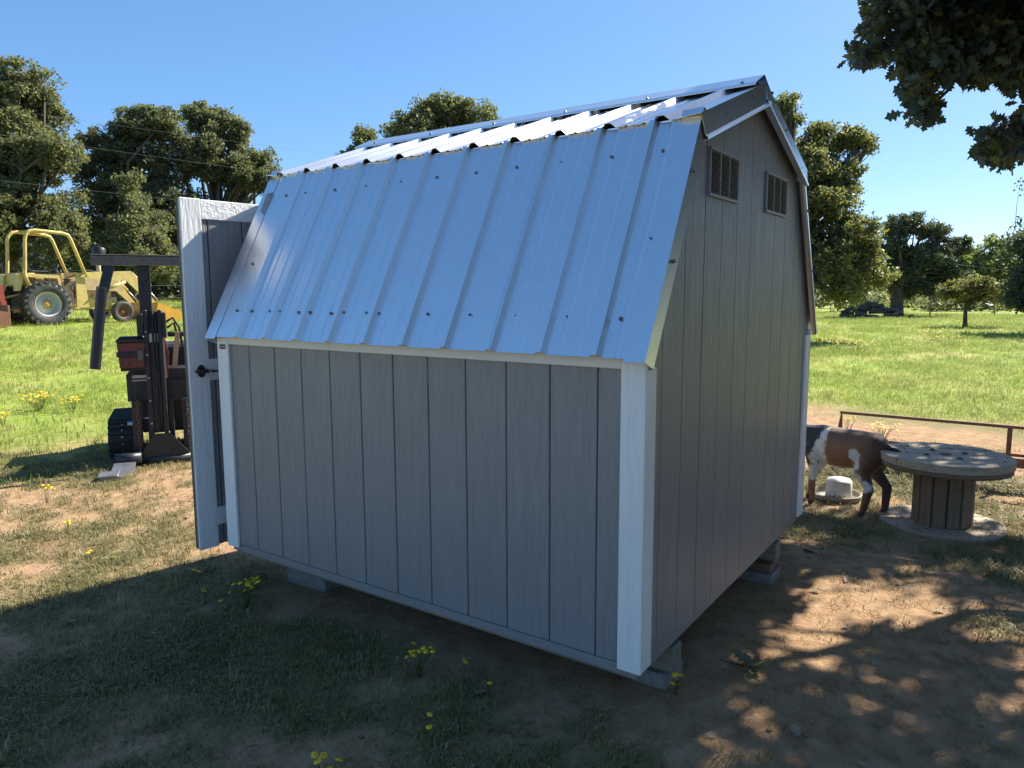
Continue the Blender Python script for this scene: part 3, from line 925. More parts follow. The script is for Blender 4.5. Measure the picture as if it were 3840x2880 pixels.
make_tree('oak_tree', 'spreading oak rising directly above the open shed door', base_of(820, 40),
          [cl_(745, 450, 40, 75, 60), cl_(850, 500, 40, 85, 70), cl_(970, 610, 40, 75, 50), cl_(760, 600, 39, 110, 90), cl_(890, 660, 39, 90, 70), cl_(1000, 680, 39.5, 55, 50), cl_(700, 850, 38.5, 150, 120)],
          0.40, 74000, 0.155, 'leaf_far', 13, limbs=60)
make_tree('cedar_tree', 'bushy upright green tree standing in front of the dark left oaks', base_of(490, 31),
          [cl_(490, 740, 31, 45, 90), cl_(500, 880, 31, 90, 100), cl_(560, 990, 31, 120, 100), cl_(420, 1010, 31, 110, 90)], 0.2, 30000, 0.14, 'leaf_olive', 14, limbs=14)
make_tree('oak_tree', 'round oak crown showing over the middle of the metal roof', base_of(1650, 33),
          [cl_(1520, 500, 33, 80, 70), cl_(1600, 420, 33, 75, 60), cl_(1700, 430, 33, 75, 60), cl_(1790, 450, 33, 75, 60), cl_(1640, 520, 33, 150, 70), cl_(1650, 660, 33, 170, 100)], 0.35, 46000, 0.145, 'leaf_olive', 15)
make_tree('oak_tree', 'small dark tree crown peeping over the far end of the roof', base_of(1345, 36),
          [cl_(1360, 530, 36, 50, 40), cl_(1310, 590, 36, 50, 40), cl_(1340, 640, 36, 70, 60)], 0.2, 13000, 0.15, 'leaf_far', 16, limbs=10)
make_tree('oak_tree', 'large yellowish oak right beside the gable end of the shed', base_of(2900, 25),
          [cl_(2960, 430, 25, 55, 80), cl_(3060, 540, 25, 80, 60), cl_(3180, 520, 25, 60, 50), cl_(3250, 540, 25, 45, 30), cl_(3000, 640, 24.5, 130, 90), cl_(3140, 680, 24.5, 100, 70), cl_(3060, 800, 24, 150, 90), cl_(3180, 900, 23.5, 110, 80), cl_(3070, 980, 24, 190, 90), cl_(3230, 1030, 23.5, 100, 85), cl_(3080, 1090, 23.5, 150, 55), cl_(2800, 760, 25, 130, 230)],
          0.36, 80000, 0.12, 'leaf_gold', 17, (0.12, 0.27), limbs=80)
make_tree('oak_tree', 'dark oak with thick bare trunk in the right field', base_of(3362, 44),
          [cl_(3360, 850, 44, 55, 45), cl_(3440, 850, 44, 50, 40), cl_(3520, 880, 44, 50, 45), cl_(3590, 930, 44, 45, 40), cl_(3340, 940, 44, 60, 50), cl_(3470, 970, 44, 110, 50), cl_(3330, 1040, 44, 70, 60), cl_(3560, 1040, 44, 80, 50), cl_(3440, 1080, 44.5, 100, 40)],
          0.36, 50000, 0.155, 'leaf_dark', 18, limbs=60, fork=0.5)
make_tree('willow_tree', 'pale green feathery tree in the distance at right', base_of(3700, 60),
          [cl_(3700, 940, 60, 75, 45), cl_(3640, 1010, 60, 70, 50), cl_(3760, 1000, 60, 70, 50), cl_(3700, 1060, 60, 110, 60)], 0.25, 14000, 0.26, 'leaf_pale', 19, limbs=20)
make_tree('young_oak_tree', 'small glossy leaved tree with slim trunk standing alone in the field', base_of(3622, 31.5),
          [cl_(3580, 1090, 31.5, 70, 28), cl_(3660, 1060, 31.5, 60, 30), cl_(3720, 1075, 31.5, 70, 32), cl_(3650, 1105, 31.5, 110, 28), cl_(3770, 1105, 31.5, 50, 28)],
          0.085, 9000, 0.11, 'leaf_gold', 20, (0.10, 0.22), fork=0.6, limbs=30)
make_tree('oak_tree', 'dark spreading oak reaching in at the right edge of the field', base_of(4060, 27),
          [cl_(3860, 1060, 27, 90, 70), cl_(3960, 960, 27, 150, 110), cl_(3840, 1120, 27, 80, 40), cl_(4080, 820, 27, 200, 150), cl_(4120, 1020, 27, 150, 120)],
          0.38, 44000, 0.14, 'leaf_dark', 21, limbs=60, extra_r=(0.15, 0.32),
          extra=[at(px_, py_, 26.5) for px_, py_ in ((3825, 690), (3835, 705), (3800, 860), (3815, 835), (3830, 820), (3850, 870), (3780, 905), (3770, 890), (3880, 800), (3760, 1130), (3735, 1165), (3700, 1150), (3790, 880))])
rgb = np.random.default_rng(5)


def thicket(name, label, pts, per, leaf, mat, rr, seed):
    rg = np.random.default_rng(seed)
    V, F = leaf_field(pts, rg.uniform(rr[0], rr[1], len(pts)), per, leaf, rg, template=T_SMALL)
    return tag(link(name, np_mesh(name, V, F, M[mat])), label, kind='stuff')


pts = []
for i in range(330):
    px = rgb.uniform(-500, 1150); dp = rgb.uniform(38, 46)
    p = at(px, 1150, dp); pts.append((p[0], p[1], gz(p[0], p[1]) + rgb.uniform(0.2, 4.2) * (0.4 + 0.6 * rgb.random())))
thicket('left_undergrowth', 'dark undergrowth filling the wood behind the tractor', pts, 70, 0.36, 'leaf_dark', (0.8, 1.4), 31)
pts = []
for i in range(420):
    px = rgb.uniform(2500, 4600); dp = rgb.uniform(52, 75)
    p = at(px, 1150, dp); pts.append((p[0], p[1], gz(p[0], p[1]) + rgb.uniform(0.1, 1.0) + 2.0 * rgb.random() ** 3 * (1 if px > 3150 else 1.5)))
thicket('field_edge_undergrowth', 'scrubby undergrowth along the far edge of the right field', pts, 60, 0.36, 'leaf_far', (0.7, 1.3), 32)
pts = []
for i in range(520):
    px = rgb.uniform(-2500, 6500); dp = rgb.uniform(90, 150)
    p = at(px, 1150, dp); pts.append((p[0], p[1], gz(p[0], p[1]) + rgb.uniform(0.2, 4.0)))
thicket('distant_treeline', 'distant line of trees closing the horizon', pts, 50, 0.9, 'leaf_far', (1.8, 3.2), 33)


# the near oak overhead: lobed leaves, its shade falls on the gable and the dirt
def oak_keep(c):
    s_ = (c[2] - 2.4) / math.tan(SUN_EL)
    xs, ys = c[0] - SUN_H[0] * s_, c[1] - SUN_H[1] * s_
    if xs < -0.18 and ys > -0.6: return False
    s_ = (c[2] + 0.03) / math.tan(SUN_EL)
    gx, gy = c[0] - SUN_H[0] * s_, c[1] - SUN_H[1] * s_
    nv_ = float(fbm(np.array([gx * 1.25 + 3]), np.array([gy * 1.25 + 7]), 57, 3)[0])
    if 0.05 < gx < 1.9 and gy > -0.9 and nv_ > (0.475 if gy < 2.3 else 0.40): return False      # gaps cut along the sun's rays to shape the dapples of light
    if gx >= 1.9 and nv_ > 0.85: return False
    if gx <= 0.05 and nv_ > 0.82: return False
    v = c - CAM; dz = v @ _f
    px = 1920 + FPX * (v @ _r) / dz; py = 1440 - FPX * (v @ _u) / dz
    if dz > 0 and px < 3920 and py > -60: return False       # leaves in view are the drooping sprays below
    return c[2] > (2.5 if c[0] < 4.5 else 0.35)


sprays = []
rs = np.random.default_rng(77)
for px, py, sx, sy, nn in ((3310, 60, 75, 55, 40), (3420, 110, 90, 90, 60), (3540, 110, 110, 110, 90), (3680, 110, 110, 110, 100), (3800, 140, 60, 130, 70), (3240, 150, 40, 25, 10), (3215, 220, 45, 14, 11), (3390, 230, 70, 45, 30), (3530, 250, 80, 50, 40), (3660, 270, 80, 45, 34), (3790, 300, 50, 40, 14),
                           (3385, 340, 30, 25, 10), (3415, 395, 28, 18, 9), (3440, 430, 18, 12, 5), (3800, 470, 40, 20, 9), (3720, 500, 45, 18, 10), (3770, 545, 60, 25, 16), (3820, 400, 20, 40, 7), (3665, 560, 26, 12, 6), (3740, 590, 18, 8, 4), (3400, -50, 160, 50, 50), (3650, -70, 160, 50, 50)):
    for _ in range(nn):
        sprays.append(at(px + 45 + rs.uniform(-1, 1) * sx, (py - 20 if py < 360 else py) + rs.uniform(-1, 1) * sy * 0.85, rs.uniform(5.2, 6.3)))
make_tree('oak_tree', 'overhanging near oak with dark lobed leaves at upper right', (3.7, 5.3, gz(3.7, 5.3)),
          [(1.9, 5.0, 4.3, 1.5, 2.6, 1.2, 1), (2.8, 5.4, 5.4, 2.2, 3.2, 1.8, 1), (3.4, 3.4, 4.4, 1.6, 2.0, 1.2, 1), (3.6, 6.4, 4.6, 1.8, 2.2, 1.4, 1),
           (2.3, 8.6, 5.2, 1.7, 1.5, 1.3, 1.4), (5.6, 4.2, 5.0, 2.0, 3.4, 1.8, .7), (4.4, 0.9, 4.6, 1.9, 1.9, 1.3, .8), (6.4, 3.0, 3.4, 1.6, 3.6, 1.6, .8), (5.6, -1.2, 3.2, 1.8, 2.0, 1.4, .8),
           (0.95, 3.4, 4.3, 0.55, 2.2, 0.8, 9), (1.15, 4.2, 5.1, 0.6, 2.2, 0.8, 8), (6.2, 6.8, 5.2, 2.2, 2.4, 1.5, 1.2), (8.2, 4.5, 5.0, 1.8, 3.4, 1.8, 1.2), (4.6, 9.0, 5.6, 1.8, 1.8, 1.4, 1.0), (7.6, 1.0, 2.3, 1.2, 4.2, 1.9, 3.6), (6.6, -4.2, 2.4, 2.0, 1.6, 1.9, 2.4), (7.0, 6.5, 2.6, 1.4, 2.4, 1.6, 2.6), (0.75, 2.6, 3.9, 0.45, 1.4, 0.5, 9), (1.4, 5.8, 4.9, 0.7, 1.6, 0.9, 5), (1.0, 2.4, 4.6, 0.6, 1.2, 0.6, 8)],  # the low lobes far right are unseen skirts added to darken the gable wall
          0.28, 118000, 0.135, 'leaf_oak', 41, (0.14, 0.32), fork=0.5, limbs=80, template=T_OAK, keep=oak_keep, extra=sprays, per=18, lobes=18, lobe_r=(0.3, 0.5))

# ------------------------------------------------------------------ yellow loader tractor (local x = forward, y = its left side, far from us)
TR = empty('loader_tractor', (-22.3, 7.66, 0.0), math.pi / 2)
TR.location.z = gz(-22.6, 8.6) - 0.02
tag(TR, 'faded yellow front loader tractor with tube cab frame', 'tractor')


def wheel(parent, c, R, w, rim_r, lugs, side, nlug=22, dish=0.12, rimmat='rim', hubmat='yellow_bright', name='wheel'):
    """side -1: outer face towards -y (the near side)"""
    c = np.array(c, float)
    wroot = empty(name, tuple(c)); wroot.parent = parent
    prof = [(rim_r, -w * 0.40), (rim_r * 1.06, -w * 0.46), (R * 0.80, -w * 0.50), (R * 0.90, -w * 0.46), (R * 0.945, -w * 0.36), (R * 0.955, 0), (R * 0.945, w * 0.36), (R * 0.90, w * 0.46), (R * 0.80, w * 0.50), (rim_r * 1.06, w * 0.46), (rim_r, w * 0.40)]
    t = MB().lathe(prof, (0, 0, 0), (0, 1, 0), 40, caps=False)
    ty = t.build('tyre', M['tyre'], wroot)
    if lugs:
        lug = MB()
        lug.loft([[(x, -w * 0.02, z) for x, z in ((-0.035, R * 0.93), (0.035, R * 0.93), (0.025, R), (-0.025, R))],
                  [(x + 0.10, -w * 0.30, z) for x, z in ((-0.035, R * 0.92), (0.035, R * 0.92), (0.025, R * 0.995), (-0.025, R * 0.995))],
                  [(x + 0.19, -w * 0.515, z) for x, z in ((-0.04, R * 0.80), (0.04, R * 0.80), (0.03, R * 0.93), (-0.03, R * 0.93))]])
        lm = lug.mesh('tyre_lug', M['tyre'])
        lug2 = MB(); lug2.v = [(x, -y, z) for x, y, z in lug.v]; lug2.f = [q[::-1] for q in lug.f]; lug2.sm = lug.sm
        lm2 = lug2.mesh('tyre_lug', M['tyre'])
        for i in range(nlug):
            o = link('tyre_lug', lm, wroot); o.rotation_euler = (0, 2 * math.pi * i / nlug, 0)
            o = link('tyre_lug', lm2, wroot); o.rotation_euler = (0, 2 * math.pi * (i + 0.5) / nlug, 0)
    s = side
    rp = [(rim_r, s * w * 0.42), (rim_r * 0.97, s * w * 0.43), (rim_r * 0.90, s * w * 0.30), (rim_r * 0.86, s * w * 0.02), (rim_r * 0.70, s * (w * 0.02 - 0.005)), (rim_r * 0.66, s * w * 0.08), (rim_r * 0.30, s * w * 0.10), (rim_r * 0.28, s * w * 0.14), (0.02, s * w * 0.14)]
    MB().lathe(rp, (0, 0, 0), (0, 1, 0), 36, caps=False).build('rim', M[rimmat], wroot)
    h = MB().lathe([(rim_r * 0.25, s * w * 0.12), (rim_r * 0.25, s * w * 0.20), (rim_r * 0.19, s * w * 0.24), (0.01, s * w * 0.25)], (0, 0, 0), (0, 1, 0), 20)
    h.build('hub', M[hubmat], wroot)
    nb = MB()
    for i in range(8):
        a = 2 * math.pi * i / 8
        nb.lathe([(0.018, s * w * 0.10), (0.018, s * w * 0.19)], (rim_r * 0.36 * math.cos(a), 0, rim_r * 0.36 * math.sin(a)), (0, 1, 0), 6)
    nb.build('wheel_nut', M['mudsteel'], wroot)
    return wroot


wheel(TR, (0, 0.05, 0.62), 0.655, 0.36, 0.36, True, -1, name='rear_wheel')
wheel(TR, (0, 1.62, 0.62), 0.655, 0.36, 0.36, True, 1, name='rear_wheel')
wheel(TR, (2.22, 0.10, 0.34), 0.345, 0.20, 0.19, False, -1, rimmat='rust', hubmat='yellow_rust', name='front_wheel')
wheel(TR, (2.22, 1.50, 0.34), 0.345, 0.20, 0.19, False, 1, rimmat='rim', hubmat='yellow_rust', name='front_wheel')
# cab frame: two bent tubes joined over the seat
for y in (0.10, 1.25):
    MB().tube([(-0.38, y, 1.12), (-0.48, y, 1.45), (-0.45, y, 1.75), (-0.40, y, 2.45), (-0.36, y, 2.60), (-0.25, y, 2.70), (-0.12, y, 2.725), (0.62, y, 2.68), (0.76, y, 2.64), (0.83, y, 2.52), (1.20, y, 1.42)], 0.05, 8).build('cab_frame_tube', M['yellow'], TR)
MB().beam((-0.05, 0.10, 2.745), (-0.05, 1.25, 2.745), 0.10, 0.03).box(-0.1, 0.5, 0.15, 1.2, 2.715, 2.735).build('cab_frame_crossbar', M['yellow_rust'], TR)
# fenders, seat, deck
fd = MB()
for y0, y1 in ((0.14, 0.46), (1.15, 1.5)):
    fd.prism([(1.46, -0.62), (1.50, -0.55), (1.46, 0.45), (1.40, 0.47), (1.12, 0.5), (1.12, 0.44), (1.36, 0.40), (1.40, -0.5), (1.0, -0.6), (1.0, -0.66)][::-1], 1, y0, y1)
fd.build('fender', M['yellow'], TR)
MB().box(-0.55, -0.05, 0.45, 1.18, 1.15, 1.52, 0.03).box(-0.05, 0.55, 0.5, 1.15, 0.75, 1.10, 0.03).build('seat_deck', M['yellow'], TR)
st = MB().box(-0.12, 0.35, 0.58, 1.05, 1.52, 1.60, 0.03)
st.loft([[(-0.12, 0.6, 1.55), (-0.05, 0.6, 1.55), (-0.05, 1.03, 1.55), (-0.12, 1.03, 1.55)], [(-0.26, 0.62, 1.86), (-0.21, 0.62, 1.87), (-0.21, 1.01, 1.87), (-0.26, 1.01, 1.86)]])
st.build('seat', M['black_plastic'], TR)
sw = MB().tube([(0.62 + 0.19 * math.cos(t) * 0.5, 0.8 + 0.19 * math.sin(t), 1.70 + 0.10 * math.cos(t)) for t in np.linspace(0, 6.3, 17)], 0.014, 6)
sw.tube([(0.85, 0.8, 1.35), (0.62, 0.8, 1.70)], 0.02, 6).build('steering_wheel', M['black_plastic'], TR)
# engine, hood, chassis
MB().prism([(1.02, 1.28), (1.36, 1.30), (1.40, 1.55), (1.28, 2.42), (1.16, 2.50), (0.98, 2.48)], 1, 0.50, 1.12).build('hood', M['hood'], TR)
MB().box(1.28, 2.30, 0.56, 1.06, 0.62, 1.02, 0.03).box(0.55, 1.3, 0.58, 1.04, 0.50, 1.35, 0.05).build('engine', M['mudsteel'], TR)
MB().box(0.62, 0.70, 0.42, 1.2, 0.55, 1.52, 0.01).build('dash_panel', M['yellow_rust'], TR)
MB().prism([(0.46, 0.55), (0.44, 1.95), (0.72, 2.02), (0.74, 1.30), (0.54, 0.75)], 1, 0.28, 0.36).prism([(0.46, 0.55), (0.44, 1.95), (0.72, 2.02), (0.74, 1.30), (0.54, 0.75)], 1, 1.26, 1.34).build('chassis_rail', M['yellow'], TR)
MB().prism([(0.74, 1.30), (0.82, 2.0), (0.98, 2.0), (1.0, 1.3)], 1, 0.30, 0.34).build('side_rail', M['yellow_rust'], TR)
MB().box(2.12, 2.32, 0.2, 1.4, 0.33, 0.45, 0.02).box(-0.1, 0.1, 0.2, 1.5, 0.52, 0.72, 0.03).build('axle', M['yellow_rust'], TR)
# loader towers and arms
for y in (0.12, 1.42):
    MB().prism([(0.50, 0.88), (0.50, 1.24), (1.30, 1.17), (1.53, 1.14), (1.53, 0.92)], 1, y, y + 0.07).build('loader_tower', M['yellow'], TR)
    arm = MB()
    arm.prism([(1.42, 1.0), (1.38, 1.2), (1.30, 2.36), (1.28, 2.55), (1.62, 2.56), (1.56, 1.2)], 1, y - 0.06, y - 0.005)
    arm.prism([(1.28, 2.42), (1.62, 2.56), (1.42, 2.72), (0.60, 3.32), (0.52, 3.20), (1.08, 2.62)], 1, y - 0.058, y - 0.007)
    arm.build('loader_arm', M['yellow'], TR)
    MB().tube([(1.72, y - 0.02, 1.03), (2.36, y - 0.02, 1.28)], 0.055, 10).build('lift_cylinder', M['yellow'], TR)
    MB().tube([(1.20, y - 0.02, 0.70), (1.75, y - 0.02, 1.04)], 0.025, 8).build('cylinder_rod', M['steel'], TR)
    MB().tube([(2.62, y + 0.02, 1.56), (3.12, y + 0.02, 1.02)], 0.045, 8).build('tilt_cylinder', M['yellow'], TR)
    MB().tube([(3.1, y + 0.02, 1.04), (3.50, y + 0.02, 0.60)], 0.022, 8).build('cylinder_rod', M['steel'], TR)
MB().beam((1.02, 0.16, 1.48), (1.02, 1.44, 1.48), 0.10, 0.14).build('loader_crossbeam', M['yellow'], TR)
bk = MB()
bk.loft([[(x, y, z) for x, z in ((3.22, 0.62), (3.12, 0.35), (3.22, 0.08), (3.45, -0.02), (4.15, -0.03), (4.15, 0.0), (3.48, 0.03), (3.26, 0.12), (3.17, 0.35), (3.26, 0.62))] for y in (-0.25, 1.8)])
for y in (-0.28, 1.78): bk.prism([(0.62, 3.2), (0.35, 3.12), (0.08, 3.22), (-0.02, 3.45), (-0.02, 4.12), (0.30, 4.02)], 1, y, y + 0.03)
bk.build('bucket', M['yellow_bright'], TR)
# precleaner on its stack, hoses
MB().tube([(1.87, 0.70, 1.35), (1.88, 0.70, 1.98)], 0.065, 10).build('intake_pipe', M['boardwood'], TR)
MB().lathe([(0.10, 0), (0.17, 0.06), (0.19, 0.10), (0.19, 0.38), (0.15, 0.42)], (1.86, 0.70, 1.95), (0.22, 0, 1), 18).build('precleaner_bowl', M['black_plastic'], TR)
MB().tube([(0.62, 0.3, 1.33), (0.85, 0.2, 1.44), (1.0, 0.16, 1.52), (1.3, 0.2, 1.62), (1.7, 0.35, 1.56)], 0.018, 6).tube([(0.95, 0.2, 0.8), (0.8, 0.3, 1.1), (1.0, 0.2, 1.3)], 0.018, 6).build('hose', M['black_rubber'], TR)
MB().tube([(-0.2, 0.3, 0.5), (-0.75, 0.35, 0.42)], 0.05, 8).tube([(-0.2, 1.2, 0.5), (-0.75, 1.1, 0.42)], 0.05, 8).tube([(-0.25, 0.7, 0.95), (-0.8, 0.7, 0.8)], 0.035, 8).build('hitch_arm', M['yellow_rust'], TR)
# red rear implement just inside the left edge
IM = empty('rear_blade', (-22.2, 6.55, gz(-22.2, 6.55)), math.pi / 2)
tag(IM, 'red box blade behind the tractor at the left edge', 'implement')
MB().prism([(0.0, -0.30), (0.02, -0.05), (0.42, -0.0), (0.46, -0.32)], 1, -0.3, -0.27).prism([(0.0, -0.30), (0.02, -0.05), (0.42, -0.0), (0.46, -0.32)], 1, 1.9, 1.93).build('side_plate', M['rust'], IM)
MB().box(-0.06, 0.0, -0.27, 1.9, 0.05, 0.60, 0.01).build('blade', M['rust'], IM)
MB().prism([(0.62, -0.25), (0.62, 0.05), (1.15, 0.02), (1.15, -0.10)], 1, 0.1, 0.2).beam((-0.1, -0.2, 0.66), (-0.1, 1.8, 0.66), 0.12, 0.12).build('top_frame', M['redpaint'], IM)

# ------------------------------------------------------------------ compact track loader with a lifting mast (local x = right in view, y = away)
LDR = empty('track_loader', (-5.77, 1.55, gz(-5.77, 1.55)), math.atan2(_r[1], _r[0]) + rad(24))
LDR.scale = (0.93, 0.93, 1.0)
tag(LDR, 'black compact track loader with upright lifting mast beside the shed door', 'loader')
pxm = 0.00254
MB().box(-0.135, -0.02, 0.0, 0.10, 1.30, 1.90, 0.006).build('inner_mast', M['blacksteel'], LDR)
for x0_, x1_ in ((-0.112, -0.072), (0.023, 0.063)): MB().box(x0_, x1_, -0.03, 0.13, 0.28, 1.485, 0.006).build('mast_rail', M['blacksteel'], LDR)
MB().box(-0.0715, 0.0225, 0.0, 0.10, 0.30, 1.47, 0.004).build('mast_web', M['blacksteel'], LDR)
for z_ in (0.40, 0.62, 0.84, 1.06, 1.28): MB().lathe([(0.012, 0), (0.012, 0.008), (0.006, 0.009)], (-0.092, -0.030, z_), (0, -1, 0), 6).build('mast_bolt', M['steel'], LDR)
MB().tube([(-0.02, -0.012, 1.46), (-0.035, -0.02, 1.1), (-0.015, -0.02, 0.8), (-0.03, -0.015, 0.5), (-0.01, -0.01, 0.32)], 0.011, 6).tube([(0.005, -0.012, 1.46), (-0.005, -0.02, 1.0), (0.01, -0.02, 0.6), (0.0, -0.01, 0.32)], 0.010, 6).build('mast_hose', M['black_rubber'], LDR)
MB().box(-0.066, 0.018, -0.003, -0.001, 1.18, 1.26).build('warning_sticker', M['whitepaint'], LDR)
cb = MB().beam((-0.52, 0.03, 1.945), (0.50, 0.03, 1.945), 0.12, 0.09)
cb.build('mast_crossbeam', M['blacksteel'], LDR)
MB().box(-0.535, 0.515, -0.04, -0.031, 1.90, 1.985, 0.003).box(-0.535, 0.515, -0.04, 0.10, 1.9915, 2.0, 0.003).build('crossbeam_padding', M['pad'], LDR)
MB().lathe([(0.045, 0), (0.045, 0.03)], (-0.08, 0.0, 1.80), (0, -1, 0), 20).build('mast_pin', M['blacksteel'], LDR)
cl2 = MB().box(-0.17, -0.1125, -0.05, 0.12, 1.24, 1.45, 0.005).box(0.0635, 0.10, -0.05, 0.12, 1.22, 1.46, 0.005)
cl2.build('mast_clamp', M['blacksteel'], LDR)
for sx in (-1, 1):
    x0 = -0.025 + sx * 0.37
    MB().beam((x0 + sx * -0.02, -0.01, 1.90), (x0 + sx * 0.05, -0.04, 1.66), 0.09, 0.05, (0, 1, 0)).build('arm_link', M['blacksteel'], LDR)
    am = MB().beam((x0 + sx * 0.055, -0.06, 1.70), (x0 + sx * 0.165, -0.10, 0.95), 0.095, 0.05, (0, 1, 0)).build('padded_side_arm', M['pad'], LDR)
    MB().beam((x0 + sx * 0.055, -0.089, 1.69), (x0 + sx * 0.165, -0.129, 0.96), 0.05, 0.005, (0, 1, 0)).build('padding_strip', M['blacksteel'], am)
bp = MB().prism([(0.30, -0.08), (0.30, 0.075), (0.10, 0.25), (0.0, 0.25), (0.0, -0.25), (0.10, -0.215)], 1, -0.075, -0.045)
bp.build('mast_foot_plate', M['blacksteel'], LDR)
MB().box(-0.12, -0.10, -0.079, -0.0755, 0.08, 0.16).box(0.08, 0.10, -0.079, -0.0755, 0.08, 0.16).build('plate_slot', M['black_rubber'], LDR)
MB().tube([(-0.26, -0.05, 0.045), (0.30, -0.05, 0.045)], 0.05, 12).build('foot_tube', M['blacksteel'], LDR)
MB().tube([(-0.44, -0.16, 0.10), (-0.20, -0.16, 0.10)], 0.052, 14).build('roller_tube', M['blacksteel'], LDR)
fk = MB().prism([(0.0, -0.42), (0.10, -0.16), (0.115, -0.16), (0.02, -0.45)], 0, -0.44, -0.25)
fk.loft([[(-0.44, -0.20, 0.06), (-0.25, -0.20, 0.06), (-0.25, -0.20, 0.08), (-0.44, -0.20, 0.08)], [(-0.46, -0.40, 0.012), (-0.26, -0.40, 0.012), (-0.26, -0.40, 0.045), (-0.46, -0.40, 0.045)],
         [(-0.53, -0.66, 0.0), (-0.36, -0.66, 0.0), (-0.36, -0.66, 0.04), (-0.53, -0.66, 0.04)]])
fk.build('lifting_toe', M['steel'], LDR)
MB().box(-0.55, -0.38, -0.68, -0.48, 0.042, 0.060, 0.004).build('toe_plate', M['steel'], LDR)
# machine body
bdy = MB().prism([(0.60, -0.31), (0.60, 0.36), (0.90, 0.36), (0.92, -0.24), (0.86, -0.31)], 1, 0.16, 0.75)
bdy.build('front_cover', M['blacksteel'], LDR)
MB().box(-0.24, 0.33, 0.135, 0.158, 0.585, 0.80, 0.006).build('attachment_plate', M['blacksteel'], LDR)
MB().box(-0.25, -0.09, 0.10, 0.15, 0.80, 0.815).box(-0.25, -0.10, 0.09, 0.12, 0.83, 0.86).build('plate_bracket', M['steel'], LDR)
MB().box(-0.22, 0.30, 0.35, 1.25, 0.25, 0.75, 0.03).box(-0.20, 0.32, 0.55, 1.2, 0.75, 1.12, 0.03).build('engine_housing', M['blacksteel'], LDR)
MB().loft([[(0.066, 0.14, 0.80), (0.082, 0.14, 0.80), (0.082, 0.26, 0.80), (0.066, 0.26, 0.80)], [(0.066, 0.14, 1.05), (0.105, 0.14, 1.05), (0.105, 0.26, 1.05), (0.066, 0.26, 1.05)], [(0.066, 0.14, 1.25), (0.07, 0.14, 1.25), (0.07, 0.26, 1.25), (0.066, 0.26, 1.25)]]).build('red_side_panel', M['red'], LDR)
MB().box(0.062, 0.068, 0.125, 0.139, 0.82, 1.26).build('white_edge_strip', M['whitepaint'], LDR)
MB().beam((0.125, 0.25, 0.70), (0.20, 0.25, 1.26), 0.05, 0.03, (0, 1, 0)).build('board', M['boardwood'], LDR)
MB().box(0.10, 0.30, 0.30, 0.36, 1.21, 1.26, 0.01).tube([(0.08, 0.3, 1.35), (0.16, 0.32, 1.40), (0.22, 0.34, 1.30), (0.24, 0.34, 1.10)], 0.013, 6).tube([(0.10, 0.3, 1.30), (0.17, 0.32, 1.35), (0.20, 0.34, 1.20)], 0.013, 6).build('hose_bundle', M['black_rubber'], LDR)
MB().box(-0.27, -0.18, 0.0, 0.05, 0.06, 0.62, 0.004).build('lift_link', M['blacksteel'], LDR)
MB().box(0.20, 0.27, 0.0, 0.05, 0.06, 0.62, 0.004).build('lift_link', M['blacksteel'], LDR)
MB().tube([(-0.32, 0.03, 0.40), (-0.18, 0.03, 0.40)], 0.022, 8).tube([(-0.18, 0.03, 0.45), (-0.05, 0.03, 0.44)], 0.012, 6).build('link_pin', M['steel'], LDR)
MB().box(-0.13, -0.09, 0.02, 0.14, 0.20, 0.60, 0.005).box(0.07, 0.12, 0.1, 0.2, 0.15, 0.62, 0.005).build('mast_brace', M['blacksteel'], LDR)
MB().box(0.16, 0.28, 0.35, 0.5, 0.5, 0.62, 0.01).build('tan_housing', M['boardwood'], LDR)
# chain: separate links sharing one mesh
lkm = MB().tube([(0.014 * math.cos(t), 0, 0.024 * math.sin(t)) for t in np.linspace(0, 2 * math.pi, 11)], 0.0045, 5).mesh('chain_link', M['rust'])
for cx in (-0.215, 0.255):
    ch = empty('chain', (cx, -0.012, 0)); ch.parent = LDR
    for i in range(15):
        link('chain_link', lkm, ch, (0.004 * math.sin(i), 0, 0.10 + i * 0.036), (0, 0, (i % 2) * math.pi / 2 + 0.3))
